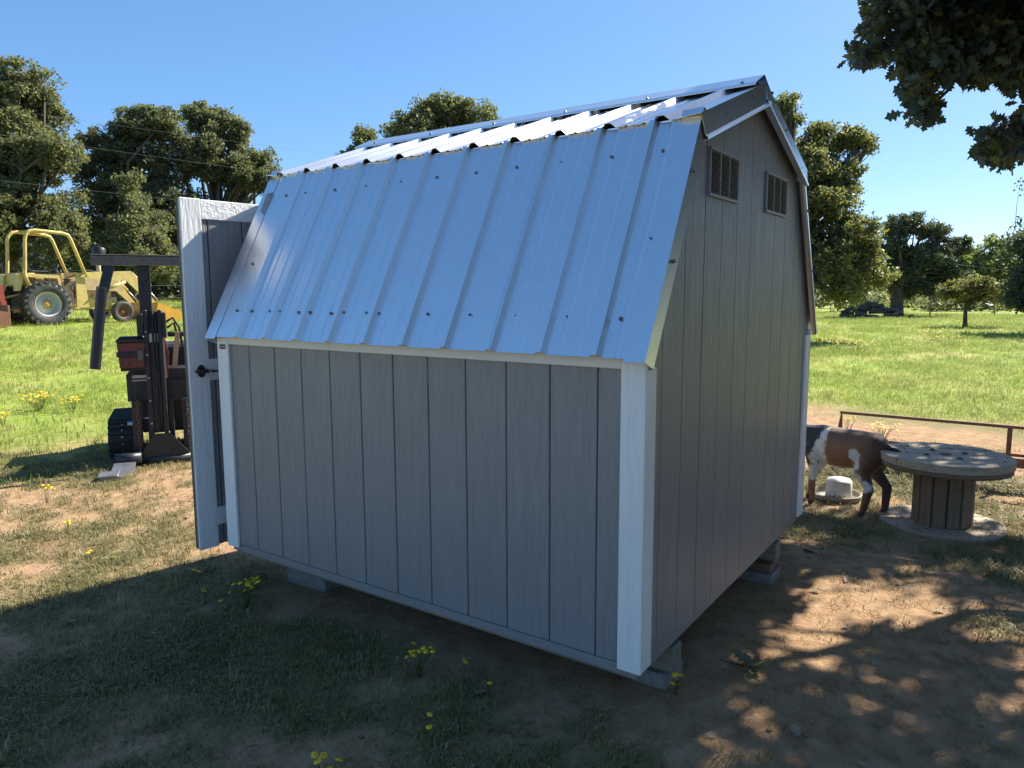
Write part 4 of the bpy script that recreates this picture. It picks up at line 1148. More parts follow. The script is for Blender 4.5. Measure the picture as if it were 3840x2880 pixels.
# rubber tracks: each a belt with cross lugs and bolts
for sx in (-1, 1):
    x0, x1 = sorted((sx * 0.25 - 0.03, sx * 0.49 - 0.03))
    R_t, yc0, yc1, zc = 0.185, 0.38, 1.15, 0.205
    pth = []
    for t in np.linspace(-math.pi / 2, math.pi / 2, 13): pth.append((yc0 - R_t * math.cos(t), zc + R_t * math.sin(t) * (1.0)))
    for t in np.linspace(math.pi / 2, 3 * math.pi / 2, 13): pth.append((yc1 - R_t * math.cos(t), zc + R_t * math.sin(t)))
    belt = MB()
    belt.loft([[(x, y, z) for y, z in pth] for x in (x0, x1)])
    tr_ = belt.build('track', M['black_rubber'], LDR)
    lgm = MB().box(x0 - 0.003, x1 + 0.003, -0.014, 0.014, -0.004, 0.022, 0.004).mesh('track_lug', M['black_rubber'])
    btm = MB().lathe([(0.010, 0), (0.010, 0.006)], (0, 0, 0), (0, 0, 1), 6).mesh('track_bolt', M['steel'])
    for ang in np.linspace(-80, 88, 9):
        t = rad(ang); y, z = yc0 - R_t * math.cos(t), zc + R_t * math.sin(t)
        link('track_lug', lgm, tr_, (0, y, z), (math.pi / 2 - t, 0, 0))
        t2 = t + rad(10)
        y, z = yc0 - R_t * math.cos(t2), zc + R_t * math.sin(t2)
        link('track_bolt', btm, tr_, ((x0 + x1) / 2 + 0.01, y, z), (math.pi / 2 - t2, 0, 0))
    for y in np.linspace(yc0, yc1, 12):
        link('track_lug', lgm, tr_, (0, y, zc + R_t)); link('track_lug', lgm, tr_, (0, y, zc - R_t - 0.012))
    MB().lathe([(0.13, -0.11), (0.14, -0.10), (0.14, 0.10), (0.13, 0.11)], (sx * 0.37 - 0.03, yc0 + 0.02, zc), (1, 0, 0), 20).build('track_idler', M['mudsteel'], LDR)

# red tool box strapped on the loader
TB = empty('tool_box', (0, 0, 0)); 
_c = np.array(LDR.location) ; _ang = LDR.rotation_euler.z
_off = (-0.235 * 0.93, 0.06)
TB.location = (_c[0] + _off[0] * math.cos(_ang) - _off[1] * math.sin(_ang), _c[1] + _off[0] * math.sin(_ang) + _off[1] * math.cos(_ang), _c[2] + 0.945)
TB.rotation_euler = (0, 0, _ang)
tag(TB, 'dull red plastic tool box with black lid carried on the track loader', 'tool box')
MB().loft([[(sx * 0.105, y, 0.0) for sx, y in ((-1, -0.08), (1, -0.08), (1, 0.12), (-1, 0.12))], [(sx * 0.118, y, 0.23) for sx, y in ((-1, -0.09), (1, -0.09), (1, 0.13), (-1, 0.13))]]).build('box_body', M['red'], TB)
MB().box(-0.124, 0.124, -0.10, 0.14, 0.231, 0.275, 0.012).box(-0.10, 0.10, -0.07, 0.11, 0.2755, 0.29, 0.006).build('lid', M['black_plastic'], TB)
MB().box(-0.126, 0.126, -0.098, -0.09, 0.10, 0.15, 0.003).build('strap', M['black_plastic'], TB)
rb = MB()
for x in (-0.09, -0.03, 0.03, 0.09): rb.box(x - 0.006, x + 0.006, -0.094, -0.0855, 0.01, 0.095)
rb.build('body_rib', M['red'], TB)
MB().box(0.05, 0.10, -0.112, -0.0985, 0.07, 0.165, 0.004).build('latch', M['pad'], TB)
MB().box(-0.13, 0.13, 0.0, 0.05, -0.04, -0.001).build('carrier_shelf', M['blacksteel'], LDR, loc=(_off[0], _off[1], 0.945))

# ------------------------------------------------------------------ cable spool table
SPX, SPY = 0.655, 3.47
SP = empty('cable_spool_table', (SPX, SPY, gz(SPX, SPY) - 0.012), rad(20))
tag(SP, 'upturned wooden cable spool used as a table beside the goat', 'spool table')


def disc(z0, z1, R, nb, hole, mat, name, topper):
    holder = MB().lathe([(0.22, z0 + 0.004), (0.22, z0 + 0.012)], (0, 0, 0), (0, 0, 1), 20).build(name, M['oldwood'], SP)
    ed = [-R + 2 * R * i / nb for i in range(nb + 1)]
    for a, b in zip(ed[:-1], ed[1:]):
        a2, b2 = a + 0.0045, b - 0.0045
        def arc(y): return math.sqrt(max(R * R - y * y, 1e-5))
        ys = np.linspace(a2, b2, 9)
        poly = [(arc(y), y) for y in ys] + [(-arc(y), y) for y in ys[::-1]]
        dz = rng.uniform(-0.002, 0.002)
        MB().prism(poly, 2, z0, z1 + dz).build('disc_plank', M[mat], holder)
    return holder


H = 0.52
bt = disc(0.0, 0.045, 0.385, 4, 0, 'topwood', 'bottom_disc', False)
tp = disc(H - 0.05, H, 0.405, 4, 0, 'topwood', 'top_disc', True)
MB().lathe([(0.398, H - 0.085), (0.398, H - 0.052)], (0, 0, 0), (0, 0, 1), 40).build('under_layer', M['oldwood'], tp)
MB().lathe([(0.035, H - 0.01), (0.035, H + 0.0035)], (0, 0, 0), (0, 0, 1), 20).build('centre_hole', M['black_rubber'], tp)
for a in (20, 110, 200, 290):
    MB().lathe([(0.020, 0), (0.020, 0.003), (0.009, 0.004), (0.009, 0.008), (0.005, 0.009)], (0.14 * math.cos(rad(a)), 0.14 * math.sin(rad(a)), H + 0.0015), (0, 0, 1), 14).build('washer_bolt', M['mudsteel'], tp)
ns_ = 13; rs_ = 0.17
for i in range(ns_):
    a = 2 * math.pi * i / ns_; hw = math.pi * rs_ / ns_ - 0.0015 - rng.uniform(0, 0.002)
    o = MB().box(-0.014, 0.014 + rng.uniform(-0.002, 0.002), -hw, hw, 0.046, H - 0.086, 0.003).build('drum_stave', M['oldwood'], SP, loc=(rs_ * math.cos(a), rs_ * math.sin(a), 0))
    o.rotation_euler = (0, 0, a)
# droppings and bits on the table top and base
lt_ = MB(); rl = random.Random(8)
for i in range(110):
    a = rl.uniform(0, 6.28); q = 0.39 * math.sqrt(rl.random())
    if i < 42: c = (q * math.cos(a) * 0.9 + 0.05, q * math.sin(a) * 0.9, H + 0.004)
    else: q = rl.uniform(0.20, 0.37); c = (q * math.cos(a), q * math.sin(a), 0.050)
    s_ = rl.uniform(0.0022, 0.0055); lt_.ball(c, (s_ * rl.uniform(1, 2.2), s_, s_ * 0.6), 4)
tag(lt_.build('spool_litter', M['crumb'], loc=tuple(SP.location), rot=(0, 0, rad(20))), 'dark bits and droppings scattered over the spool table', kind='stuff')

# ------------------------------------------------------------------ lick block in a round pan
PX, PY = -0.10, 3.82
PN = MB().lathe([(0.02, 0.004), (0.175, 0.004), (0.185, 0.012), (0.195, 0.045), (0.188, 0.05), (0.180, 0.045), (0.17, 0.018), (0.02, 0.016)], (0, 0, 0), (0, 0, 1), 36).build('feed_pan', M['pan'], loc=(PX, PY, gz(PX, PY)))
tag(PN, 'shallow cream plastic pan on the ground under the goat', 'pan')
LB = empty('lick_block', (PX + 0.03, PY - 0.03, gz(PX, PY) + 0.016)); tag(LB, 'white round mineral lick block sitting in the shallow pan', 'lick block')
MB().lathe([(0.09, 0.0), (0.097, 0.02), (0.095, 0.13), (0.083, 0.15), (0.045, 0.143), (0.005, 0.14)], (0, 0, 0), (0, 0, 1), 28).build('block_body', M['salt'], LB)
cr = MB()
for i in range(26):
    a = rl.uniform(-2.6, -0.9); z = rl.uniform(0.01, 0.045); cr.ball((0.095 * math.cos(a), 0.095 * math.sin(a), z * 0.88), (0.006, 0.004, 0.005), 4)
cr.build('stuck_crumbs', M['crumb'], LB)

# ------------------------------------------------------------------ rusty rail frame behind goat and spool
TL = empty('steel_rail_frame', (-0.30, 5.0, gz(0.3, 5.0))); tag(TL, 'low rusty steel rail frame lying behind the goat and spool', 'rail frame')
MB().beam((0.0, 0, 0.205), (4.4, 0.0, 0.195), 0.05, 0.08).build('bottom_beam', M['rust'], TL)
MB().beam((0.0, 0.07, 0.255), (4.4, 0.07, 0.245), 0.03, 0.025).build('inner_angle', M['rust'], TL)
MB().beam((-0.012, 0, 0.50), (4.4, 0, 0.49), 0.025, 0.025).build('top_rail', M['rust'], TL)
MB().prism([(0.246, -0.045), (0.246, 0.02), (0.487, 0.006), (0.487, -0.006)], 1, -0.004, 0.004).build('corner_gusset', M['rust'], TL)
for x in (1.30, 2.7, 4.2): MB().box(x - 0.018, x + 0.018, -0.014, 0.014, 0.236, 0.483).build('rail_post', M['rust'], TL)
for x in (0.25, 2.2, 4.1): MB().box(x - 0.03, x + 0.03, -0.15, 0.35, -0.02, 0.164).build('foot_block', M['rust'], TL)

# ------------------------------------------------------------------ goat
def capsule(m, p, q, r0, r1, k_=9, n_=14):
    m.tube([np.array(p) * (1 - t) + np.array(q) * t for t in np.linspace(0, 1, k_)], [r0 * (1 - t) + r1 * t for t in np.linspace(0, 1, k_)], n_)
    m.ball(p, r0 * 0.995, 10); m.ball(q, r1 * 0.995, 10)


g = MB()
# trunk
trunk_pts = [(-0.285, 0.480, 0.068, 0.068), (-0.24, 0.475, 0.098, 0.100), (-0.15, 0.458, 0.114, 0.120), (-0.03, 0.440, 0.125, 0.136), (0.08, 0.440, 0.122, 0.138), (0.17, 0.455, 0.10, 0.125), (0.25, 0.468, 0.075, 0.10), (0.29, 0.485, 0.05, 0.06)]
g.loft([[(x, ry * math.cos(t), z + rz * math.sin(t) * (1.0 if math.sin(t) > 0 else 1.05)) for t in np.linspace(0, 2 * math.pi, 18, endpoint=False)] for x, z, ry, rz in trunk_pts], True)
capsule(g, (0.24, 0, 0.47), (0.38, 0, 0.56), 0.075, 0.055)
capsule(g, (0.37, 0, 0.57), (0.44, 0, 0.575), 0.058, 0.05)
capsule(g, (0.44, 0, 0.565), (0.53, 0, 0.52), 0.045, 0.03)
for s_ in (-1, 1):
    g.ball((0.395, s_ * 0.075, 0.575), (0.022, 0.055, 0.014), 8)
    capsule(g, (0.38, s_ * 0.022, 0.62), (0.32, s_ * 0.035, 0.68), 0.014, 0.006)
    dx = -0.025 if s_ < 0 else 0.05
    capsule(g, (-0.235, s_ * 0.050, 0.42), (-0.175, s_ * 0.072, 0.315), 0.085, 0.058)
    capsule(g, (-0.175, s_ * 0.072, 0.315), (-0.265 + dx * 0.7, s_ * 0.07, 0.205), 0.055, 0.029)
    capsule(g, (-0.265 + dx * 0.7, s_ * 0.07, 0.205), (-0.25 + dx, s_ * 0.07, 0.055), 0.032, 0.024)
    capsule(g, (-0.25 + dx, s_ * 0.07, 0.055), (-0.232 + dx, s_ * 0.07, 0.018), 0.020, 0.023, 5)
    fx = 0.0 if s_ > 0 else 0.10
    capsule(g, (0.185, s_ * 0.058, 0.40), (0.175 + fx * 0.3, s_ * 0.068, 0.285), 0.075, 0.045)
    capsule(g, (0.175 + fx * 0.3, s_ * 0.068, 0.285), (0.19 + fx * 0.8, s_ * 0.066, 0.165), 0.040, 0.024)
    capsule(g, (0.19 + fx * 0.8, s_ * 0.066, 0.165), (0.18 + fx, s_ * 0.066, 0.05), 0.027, 0.021)
    capsule(g, (0.18 + fx, s_ * 0.066, 0.05), (0.195 + fx, s_ * 0.066, 0.018), 0.018, 0.022, 5)
capsule(g, (-0.29, 0, 0.50), (-0.345, 0, 0.475), 0.022, 0.014)
gtmp = bpy.data.objects.new('goat_tmp', g.mesh('goat_tmp', None)); COL.objects.link(gtmp)
rm = gtmp.modifiers.new('r', 'REMESH'); rm.mode = 'VOXEL'; rm.voxel_size = 0.0085
smd = gtmp.modifiers.new('s', 'SMOOTH'); smd.iterations = 7; smd.factor = 0.5
dg = bpy.context.evaluated_depsgraph_get()
gme2 = bpy.data.meshes.new_from_object(gtmp.evaluated_get(dg))
bpy.data.objects.remove(gtmp)
gme2.name = 'body'
nv = len(gme2.vertices); GV = np.empty(nv * 3, np.float32); gme2.vertices.foreach_get('co', GV); GV = GV.reshape(-1, 3)
nz = fbm(GV[:, 0] * 22 + 50, GV[:, 2] * 22 + GV[:, 1] * 9 + 50, 61, 4) - 0.5
nzf = fbm(GV[:, 0] * 75 + 50, GV[:, 2] * 75 + GV[:, 1] * 30 + 50, 63, 3) - 0.5
X, Y, Z = GV.T
brown = np.array([0.245, 0.112, 0.052]); darkb = np.array([0.060, 0.027, 0.016]); blk = np.array([0.014, 0.014, 0.016]); wht = np.array([0.66, 0.63, 0.58])
c = np.tile(brown, (nv, 1)) * (1 + 0.5 * nz[:, None])
def mixc(mask, col):
    global c
    c = c * (1 - mask[:, None]) + col[None] * mask[:, None]
mixc(0.6 * sstep(0.47, 0.56, Z + 0.06 * nz) * sstep(-0.32, -0.05, X), darkb)
mixc(sstep(-0.14, -0.27, X + 0.1 * nz) * 0.8, darkb)
mixc(sstep(0.120, 0.150, X + 0.05 * nz - 0.25 * (0.5 - Z) * (Z < 0.5)) * sstep(0.27, 0.31, Z), blk)
def blob(cx, cz, rx, rz, w=0.30):
    d = np.sqrt(((X - cx) / rx) ** 2 + ((Z - cz) / rz) ** 2) + 0.8 * nz
    return sstep(1.18, 0.86, d + 0.7 * nzf)
wm = np.maximum.reduce([blob(0.105, 0.51, 0.030, 0.055), blob(0.118, 0.43, 0.046, 0.085), blob(0.125, 0.355, 0.062, 0.07), blob(0.165, 0.245, 0.035, 0.05), blob(0.05, 0.285, 0.15, 0.026),
                        blob(-0.135, 0.42, 0.034, 0.048), blob(-0.155, 0.365, 0.026, 0.04), blob(-0.125, 0.305, 0.032, 0.05), blob(-0.165, 0.265, 0.035, 0.05), blob(-0.215, 0.215, 0.036, 0.04)])
spk = sstep(0.25, 0.31, nzf) * (X > 0.05)
wm = wm * (1 - spk)
wm = wm * (((Y > -0.03) | (Z < 0.30)) & ((Y > 0.0) | (X > 0)))
mixc(wm, wht)
mixc(sstep(0.045, 0.03, Z), blk * 2)
mixc(sstep(-0.30, -0.315, X), blk)
ca = gme2.attributes.new('coat', 'FLOAT_COLOR', 'POINT')
ca.data.foreach_set('color', np.concatenate([np.clip(c, 0, 1), np.ones((nv, 1))], 1).astype(np.float32).ravel())
gme2.polygons.foreach_set('use_smooth', np.ones(len(gme2.polygons), bool))
mg, nt, b = mat_new('goat_coat')
at_ = N(nt, "ShaderNodeAttribute", attribute_name='coat'); nt.links.new(at_.outputs['Color'], b.inputs['Base Color'])
b.inputs['Roughness'].default_value = 0.62; b.inputs['Sheen Weight'].default_value = 0.15
bump(nt, b, noise_node(nt, 140, 4, 0.7, mapscale=(0.35, 1, 1)).outputs['Fac'], 0.5, 0.006)
gme2.materials.clear(); gme2.materials.append(mg)
GH = np.array([-0.945, 0.327])
GO = empty('goat', (0.0, 3.52, gz(0.05, 3.45)), math.atan2(GH[1], GH[0]))
GO.scale = (1.06, 1.06, 1.06)
tag(GO, 'brown goat with white patches and black shoulders half behind the shed', 'goat')
link('body', gme2, GO)
tail = MB(); rt = random.Random(3)
for i in range(150):
    a = rt.uniform(0, 6.28); q = rt.random() ** 0.5
    p0 = np.array([-0.325 - 0.02 * rt.random(), 0.016 * math.cos(a), 0.475 + 0.022 * math.sin(a)])
    p2 = p0 + np.array([-0.045 * rt.random() - 0.015, 0.03 * rt.uniform(-1, 1), -0.05 - 0.085 * rt.random()])
    p1 = p0 * 0.5 + p2 * 0.5 + np.array([-0.022, 0, 0.012])
    tail.tube([p0, p1, p2], [0.0035, 0.0028, 0.0006], 4)
M['hair'] = mat_worn('dark_tail_hair', (0.012, 0.011, 0.011), (0.035, 0.03, 0.028), 40, 0.6, 0, 0)
tail.build('tail', M['hair'], GO)

# ------------------------------------------------------------------ brush pile, fence, wires
bpx = at(3270, 1180, 42)
BPL = MB(); rb_ = random.Random(12)
for i in range(70):
    a = rb_.uniform(0, 6.28); q = rb_.random(); r_ = 1.55 * q
    hz = 0.75 * (1 - q ** 1.5) * rb_.uniform(0.5, 1)
    d = np.array([math.cos(a + 1.3), math.sin(a + 1.3), rb_.uniform(-.2, .2)]); cpt = np.array([r_ * math.cos(a) * 1.35, r_ * math.sin(a), hz + 0.08])
    ln = rb_.uniform(0.3, 0.8); BPL.tube([cpt - d * ln / 2, cpt + d * ln / 2 + np.array([0, 0, .03])], [rb_.uniform(.06, .15), rb_.uniform(.05, .11)], 6)
tag(BPL.build('brush_pile', M['bark'], loc=(bpx[0], bpx[1], gz(bpx[0], bpx[1]))), 'low dark heap of cut logs at the foot of the field oak', 'log pile')
FN = empty('wire_fence', tuple(base_of(20, 30))); tag(FN, 'sagging wire fence running behind the yellow tractor', 'fence')
f0 = np.array(FN.location); fp = []
for px in (-180, 20, 330, 700, 1080):
    p = np.array(base_of(px, 30.0)) - f0; fp.append(p)
    MB().beam(p + (0, 0, -0.2), p + (0, 0, 1.65), 0.05, 0.05, (1, 0, 0)).build('fence_post', M['rust'], FN)
for h in (0.5, 1.0, 1.5):
    MB().tube([q for a, b in zip(fp[:-1], fp[1:]) for q in (a + (0, 0, h), (a + b) / 2 + (0, 0, h - 0.05))] + [fp[-1] + (0, 0, h)], 0.007, 4).build('fence_wire', M['wire'], FN)
pp = np.array(base_of(3489, 41)); tag(MB().beam(pp + (0, 0, -0.2), pp + (0, 0, 1.25), 0.06, 0.06, (1, 0, 0)).build('fence_post', M['rust']), 'thin lone fence post in the right field', 'post')
for i, (a, b, d0, d1, lab) in enumerate((((-700, 305), (1750, 640), 24, 34, 'highest overhead cable crossing the sky at left'), ((-700, 405), (4300, 1075), 24, 62, 'middle overhead cable passing in front of the left oaks'),
                                         ((-700, 600), (4300, 1110), 24, 62, 'lowest overhead cable just above the open shed door'))):
    p = at(*a, d0); q = at(*b, d1)
    pts = [p * (1 - t) + q * t - np.array([0, 0, (0.25 if i else 0.1) * 4 * t * (1 - t)]) for t in np.linspace(0, 1, 25)]
    tag(MB().tube(pts, 0.0036, 5).build('overhead_cable', M['wire']), lab, 'cable')

# ------------------------------------------------------------------ yellow wild flowers
_hd = MB()
for k_ in range(8):
    t = 2 * math.pi * k_ / 8; d = np.array([math.cos(t), math.sin(t), 0]); sd = np.array([-math.sin(t), math.cos(t), 0]); up_ = np.array([0, 0, 1.0])
    _hd.add([d * 0.2 - sd * 0.12, d * 0.2 + sd * 0.12, d + sd * 0.3 - up_ * 0.28, d * 1.06 - up_ * 0.34, d - sd * 0.3 - up_ * 0.28], [(0, 1, 2, 3, 4)])
head_me = bpy.data.meshes.new('flower_head'); head_me.from_pydata(_hd.v, [], _hd.f); head_me.update(); head_me.materials.append(M['petal'])
ctr_me = MB().ball((0, 0, 0.12), (0.34, 0.34, 0.26), 6).mesh('flower_centre', M['flowerhead'])


def flower_plant(x, y, w, h, nh, seed, label, cat='flower'):
    rf = random.Random(seed)
    root = empty('wildflower', (x, y, gz(x, y))); tag(root, label, cat, None)
    st_ = MB(); hd = MB()
    for i in range(nh):
        a = rf.uniform(0, 6.28); q = w * math.sqrt(rf.random())
        tip = np.array([q * math.cos(a), q * math.sin(a), h * rf.uniform(0.6, 1.0)])
        if i % 2 == 0 or nh < 6: st_.tube([(tip[0] * 0.15, tip[1] * 0.15, -0.01), (tip[0] * 0.5, tip[1] * 0.5, tip[2] * 0.55), tip], [0.0018, 0.0015, 0.0010], 4)
        for k_ in range(5):
            t = rf.uniform(0.15, 0.92); b = np.array([tip[0] * t, tip[1] * t, tip[2] * t]); aa = rf.uniform(0, 6.28)
            e = b + np.array([math.cos(aa) * 0.028, math.sin(aa) * 0.028, 0.012]); s = np.array([-math.sin(aa), math.cos(aa), 0]) * 0.0018
            st_.add([b - s, b + s, e], [(0, 1, 2)])
        r_ = rf.uniform(0.008, 0.0125) * (1 + 0.05 * math.hypot(x - CAM[0], y - CAM[1]))
        tl = (rf.uniform(-.5, .5), rf.uniform(-.5, .5), rf.uniform(0, 6))
        if nh <= 20:
            o = link('flower_head', head_me, root, tuple(tip), tl); o.scale = (r_, r_, r_)
            o2 = link('flower_centre', ctr_me, o)
        else:
            Rm = np.array(Matrix.Rotation(tl[2], 3, 'Z') @ Matrix.Rotation(tl[0], 3, 'X'))
            hd.add([tip + r_ * (Rm @ np.array(v)) for v in _hd.v], _hd.f)
    st_.build('stem', M['stem'], root)
    if nh > 20: tag(hd.build('flower_heads', M['petal'], root), kind='stuff')


FL = [(-2.20, -0.08, 0.075, 0.22, 17, 'bushy yellow wildflower in front of the flat concrete block'),
      (-2.42, -0.16, 0.03, 0.13, 2, 'pair of yellow blooms left of the bushy wildflower by the shed'),
      (-2.30, -0.17, 0.02, 0.12, 1, 'single yellow bloom close beside the bushy wildflower'),
      (-0.98, -0.10, 0.085, 0.20, 14, 'spreading yellow wildflower below the middle of the side wall'),
      (-0.76, -0.06, 0.02, 0.17, 2, 'slender yellow wildflower right of the spreading one below the wall'),
      (-0.62, -0.07, 0.02, 0.10, 1, 'tiny yellow bloom close to the near white corner'),
      (0.02, 0.30, 0.03, 0.14, 6, 'yellow wildflower growing against the near concrete block'),
      (-0.64, -0.42, 0.02, 0.12, 2, 'small yellow wildflower alone in the shaded foreground grass'),
      (-0.78, -0.78, 0.055, 0.12, 8, 'yellow wildflower cut by the bottom edge of the photo'),
      (-2.72, -0.02, 0.03, 0.10, 3, 'small yellow wildflower at the foot of the open door'),
      (-3.60, -0.18, 0.02, 0.10, 2, 'lone yellow wildflower in the sunny dirt left of the shadow'),
      (-4.20, -0.05, 0.03, 0.14, 3, 'yellow wildflower among sunny tufts left of the door'),
      (-5.20, 0.25, 0.08, 0.22, 7, 'yellow wildflower just below the shadow of the loader'),
      (-9.85, 2.15, 0.22, 0.34, 60, 'dense yellow flower clump in the lawn left of the loader'),
      (-9.50, 2.42, 0.16, 0.32, 30, 'looser yellow flower clump next to the dense one in the lawn'),
      (-9.10, 1.42, 0.12, 0.26, 22, 'yellow flower clump at the left edge of the lawn'),
      (-0.15, 6.45, 0.18, 0.30, 45, 'yellow flower clump behind the goat and trailer rail'),
      (-0.55, 6.75, 0.12, 0.30, 18, 'paler yellow flower clump left of the one behind the goat')]
for i, (x, y, w, h, nh, lab) in enumerate(FL): flower_plant(x, y, w, h * 0.75, nh, 100 + i, lab)
for i, (px, d, lab) in enumerate(((3140, 20, 'far yellow flowers in the field next to the gable trim'), (3220, 19, 'far yellow flowers below the log heap'), (3500, 24, 'far yellow flowers left of the small lone tree'), (3560, 21, 'far yellow flowers above the tree shadow at right'))):
    p = at(px, 1250, d); flower_plant(p[0], p[1], 0.55, 0.35, 60, 140 + i, lab)

# ------------------------------------------------------------------ fallen leaves and twigs
def one_leaf(name, x, y, size, rz, tilt, label, mat='deadleaf'):
    T, FF = T_OAK
    me = np_mesh(name, T * size, FF, M[mat])
    o = link(name, me, None, (x, y, gz(x, y) + 0.008), (tilt, 0.15, rz)); tag(o, label, 'leaf')


one_leaf('fallen_leaf', -2.12, -1.0, 0.13, 0.4, 0.25, 'curled brown oak leaf lying in the shaded grass at lower left')
one_leaf('fallen_leaf', 0.32, 1.95, 0.10, 1.4, 0.5, 'pale dead leaf on the ground right of the gable runner')
one_leaf('fallen_leaf', 0.08, 2.35, 0.10, 2.6, 0.3, 'pale dead leaf beside the far end of the gable wall')
TW = empty('oak_twig', (0.20, 0.66, gz(0.2, 0.66))); tag(TW, 'fallen green oak sprig lying on the bare dirt', 'twig')
MB().tube([(-0.22, 0.02, 0.006), (-0.1, 0.0, 0.012), (0, 0, 0.02)], [0.003, 0.004, 0.004], 5).build('stem', M['bark'], TW)
for i in range(8):
    T, FF = T_OAK
    o = link('leaf', np_mesh('leaf', T * (0.065 + 0.01 * (i % 3)), FF, M['leaf_far']), TW, (0.0, 0, 0.015 + 0.004 * i), (0.5 * math.sin(i * 2.1), -0.3 + 0.2 * math.cos(i * 1.7), i * 0.85 - 1.2))
dbr = MB(); rd = random.Random(6)
for i in range(520):
    x = rd.uniform(-4.5, 2.6); y = rd.uniform(-2.2, 3.4)
    if -2.44 < x < 0 and 0 < y < W: continue
    z = gz(x, y); a = rd.uniform(0, 6.28); ln = rd.uniform(0.02, 0.11) * (1 if rd.random() < .8 else 2)
    if i % 3: dbr.tube([(x, y, z + 0.003), (x + ln * .5 * math.cos(a), y + ln * .5 * math.sin(a), z + 0.008), (x + ln * math.cos(a + .3), y + ln * math.sin(a + .3), z + 0.005)], [0.0016, 0.0014, 0.0008], 4)
    else: dbr.ball((x, y, z + 0.002), (rd.uniform(.006, .018), rd.uniform(.006, .014), rd.uniform(.004, .010)), 5)
T, FF = T_OAK
lv = []; lf = []; rq = np.random.default_rng(17)
for i in range(150):
    x, y = rq.uniform(-4.5, 3.0), rq.uniform(-2.2, 5.5)
    if -2.5 < x < 0.05 and 0 < y < W: continue
    E_ = np.array(Matrix.Rotation(rq.uniform(0, 6.28), 3, 'Z') @ Matrix.Rotation(rq.uniform(-.5, .5), 3, 'X') @ Matrix.Rotation(rq.uniform(-.4, .3), 3, 'Y'))
    lf.append(FF + len(lv) * len(T)); lv.append((T * rq.uniform(0.04, 0.085)) @ E_.T + np.array([x, y, gz(x, y) + 0.012]))
tag(link('leaf_litter', np_mesh('leaf_litter', np.concatenate(lv), np.concatenate(lf), M['deadleaf'])), 'small dead oak leaves scattered over the yard', kind='stuff')
tag(dbr.build('ground_litter', M['crumb']), 'twigs, dirt clods and bits scattered over the ground', kind='stuff')

# ------------------------------------------------------------------ grass (tufts instanced on scattered points)
def tuft(name, nb, h, spread, mat, seed, flat):
    rt_ = random.Random(seed); m = MB()
    for i in range(nb):
        a = rt_.uniform(0, 6.28); q = spread * math.sqrt(rt_.random()); ln = h * rt_.uniform(0.5, 1.1); w_ = rt_.uniform(0.0013, 0.0024)
        b0 = np.array([q * math.cos(a), q * math.sin(a), -0.004]); dr = a + rt_.uniform(-1.2, 1.2); fl = flat * rt_.uniform(0.4, 1.2)
        d = np.array([math.cos(dr), math.sin(dr), 0]); s = np.array([-math.sin(dr), math.cos(dr), 0]) * w_
        p1 = b0 + d * ln * 0.30 * fl + np.array([0, 0, ln * 0.55]); p2 = b0 + d * ln * (0.85 * fl) + np.array([0, 0, ln * (0.80 - 0.35 * fl)])
        m.add([b0 - s, b0 + s, p1 + s * 0.8, p1 - s * 0.8, p2], [(0, 1, 2, 3), (3, 2, 4)])
    me = bpy.data.meshes.new(name); me.from_pydata(m.v, [], m.f); me.update(); me.materials.append(M[mat])
    return bpy.data.objects.new(name, me)


def grass_object(name, label, P, scl, tufts, seed):
    col = bpy.data.collections.new(name + '_tufts')
    for t in tufts: col.objects.link(t)
    rg = np.random.default_rng(seed); n = len(P)
    me = bpy.data.meshes.new(name); me.vertices.add(n); me.vertices.foreach_set('co', P.astype(np.float32).ravel())
    a = me.attributes.new('rot', 'FLOAT_VECTOR', 'POINT')
    r3 = np.stack([rg.normal(0, .12, n), rg.normal(0, .12, n), rg.uniform(0, 6.28, n)], 1); a.data.foreach_set('vector', r3.astype(np.float32).ravel())
    a = me.attributes.new('scl', 'FLOAT', 'POINT'); a.data.foreach_set('value', scl.astype(np.float32))
    a = me.attributes.new('pick', 'INT', 'POINT'); a.data.foreach_set('value', rg.integers(0, len(tufts), n).astype(np.int32))
    o = link(name, me); tag(o, label, kind='stuff')
    ng = bpy.data.node_groups.new(name, 'GeometryNodeTree')
    ng.interface.new_socket('Geometry', in_out='INPUT', socket_type='NodeSocketGeometry')
    ng.interface.new_socket('Geometry', in_out='OUTPUT', socket_type='NodeSocketGeometry')
    gi = ng.nodes.new('NodeGroupInput'); go = ng.nodes.new('NodeGroupOutput')
    ci = ng.nodes.new('GeometryNodeCollectionInfo'); ci.inputs['Collection'].default_value = col
    ci.inputs['Separate Children'].default_value = True; ci.inputs['Reset Children'].default_value = True
    ip = ng.nodes.new('GeometryNodeInstanceOnPoints'); ip.inputs['Pick Instance'].default_value = True
    mp_ = ng.nodes.new('GeometryNodeMeshToPoints')
    ng.links.new(gi.outputs[0], mp_.inputs[0]); ng.links.new(mp_.outputs[0], ip.inputs['Points']); ng.links.new(ci.outputs[0], ip.inputs['Instance'])
    for nm, ty, so in (('rot', 'FLOAT_VECTOR', 'Rotation'), ('scl', 'FLOAT', 'Scale'), ('pick', 'INT', 'Instance Index')):
        na = ng.nodes.new('GeometryNodeInputNamedAttribute'); na.data_type = ty; na.inputs[0].default_value = nm
        ng.links.new(na.outputs[0], ip.inputs[so])
    ng.links.new(ip.outputs[0], go.inputs[0])
    md = o.modifiers.new('scatter', 'NODES'); md.node_group = ng
    return o


rg = np.random.default_rng(91)


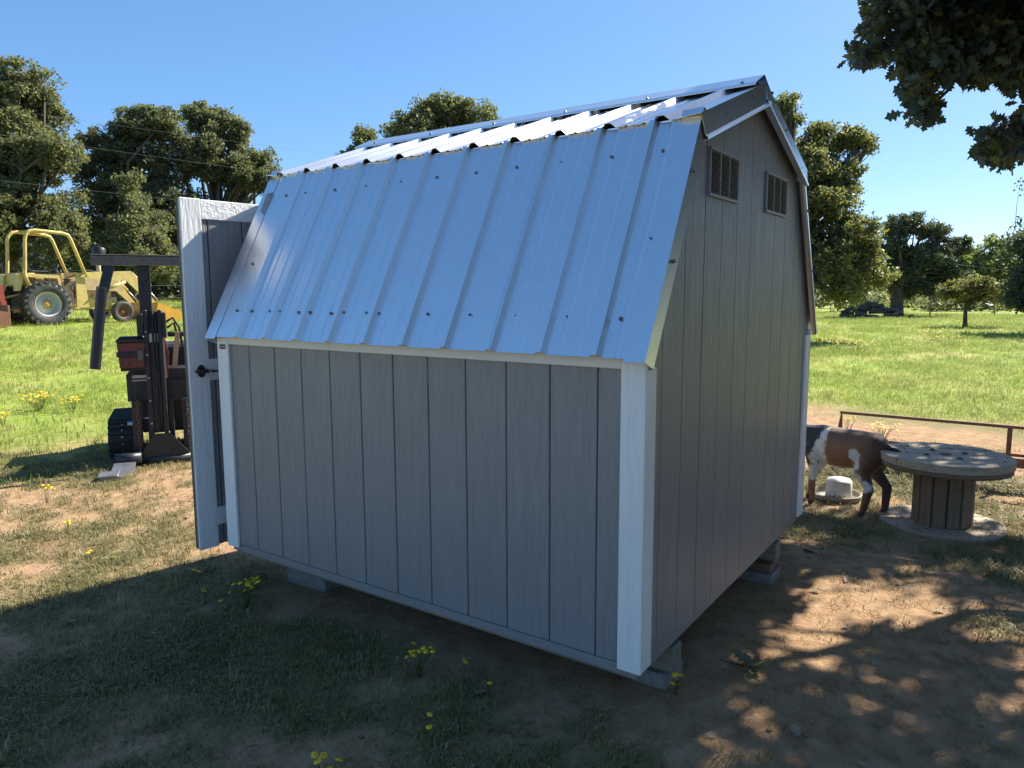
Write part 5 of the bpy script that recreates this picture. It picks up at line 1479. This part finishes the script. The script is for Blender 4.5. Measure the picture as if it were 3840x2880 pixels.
def scatter(n, r0, r1, p=1.0, half=1.05):
    """points in the sector in front of the camera, denser near"""
    r = r0 + (r1 - r0) * rg.random(n) ** p
    th = rg.uniform(-half, half, n) + math.atan2(_f[1], _f[0])
    return CAM[0] + r * np.cos(th), CAM[1] + r * np.sin(th), r


x, y, r = scatter(150000, 0.7, 9.0, 0.80, 1.15)
den = turf_of(x, y)
inside = (x > -2.40) & (x < -0.04) & (y > 0.08) & (y < W - 0.05)
kp = (rg.random(len(x)) < np.clip(0.10 + (den - 0.30) * 1.15, 0.10, 0.9)) & ~inside
x, y, r, den = x[kp], y[kp], r[kp], den[kp]
P = np.stack([x, y, hgt(x, y)], 1)
sc_ = (0.55 + 0.6 * rg.random(len(x))) * (0.7 + 0.5 * den) * (1 + 0.05 * r)
grass_object('yard_grass', 'short patchy grass growing around the shed', P, sc_, [tuft('grass_tuft', 9, 0.045, 0.035, 'grass', 200 + i, f_) for i, f_ in enumerate((0.7, 1.1, 1.5, 0.9, 1.7))], 301)
x, y, r = scatter(90000, 7.5, 55.0, 1.35, 1.0)
den = field_of(x, y)
kp = rg.random(len(x)) < den * (0.35 + 0.65 * sstep(0.3, 0.6, fbm(x * 0.5, y * 0.5, 71)))
x, y, r = x[kp], y[kp], r[kp]
P = np.stack([x, y, hgt(x, y)], 1)
grass_object('field_grass', 'green pasture grass covering the fields', P, (0.6 + 0.7 * rg.random(len(x))) * (0.9 + 0.045 * r), [tuft('field_tuft', 14, 0.075, 0.10, 'grass_field', 230 + i, f_) for i, f_ in enumerate((0.6, 0.9, 1.2))], 302)
x, y, r = scatter(700, 3.0, 24.0, 1.1, 1.0)
kp = (field_of(x, y) + turf_of(x, y) > 0.6) & ~((x > -2.6) & (x < 0.1) & (y > -0.1) & (y < W + .1)); x, y, r = x[kp], y[kp], r[kp]
grass_object('tall_grass', 'scattered taller grass and weed tufts', np.stack([x, y, hgt(x, y)], 1), 0.8 + 0.6 * rg.random(len(x)), [tuft('weed_tuft', 16, 0.13, 0.03, 'grass', 260 + i, 0.9) for i in range(3)], 303)
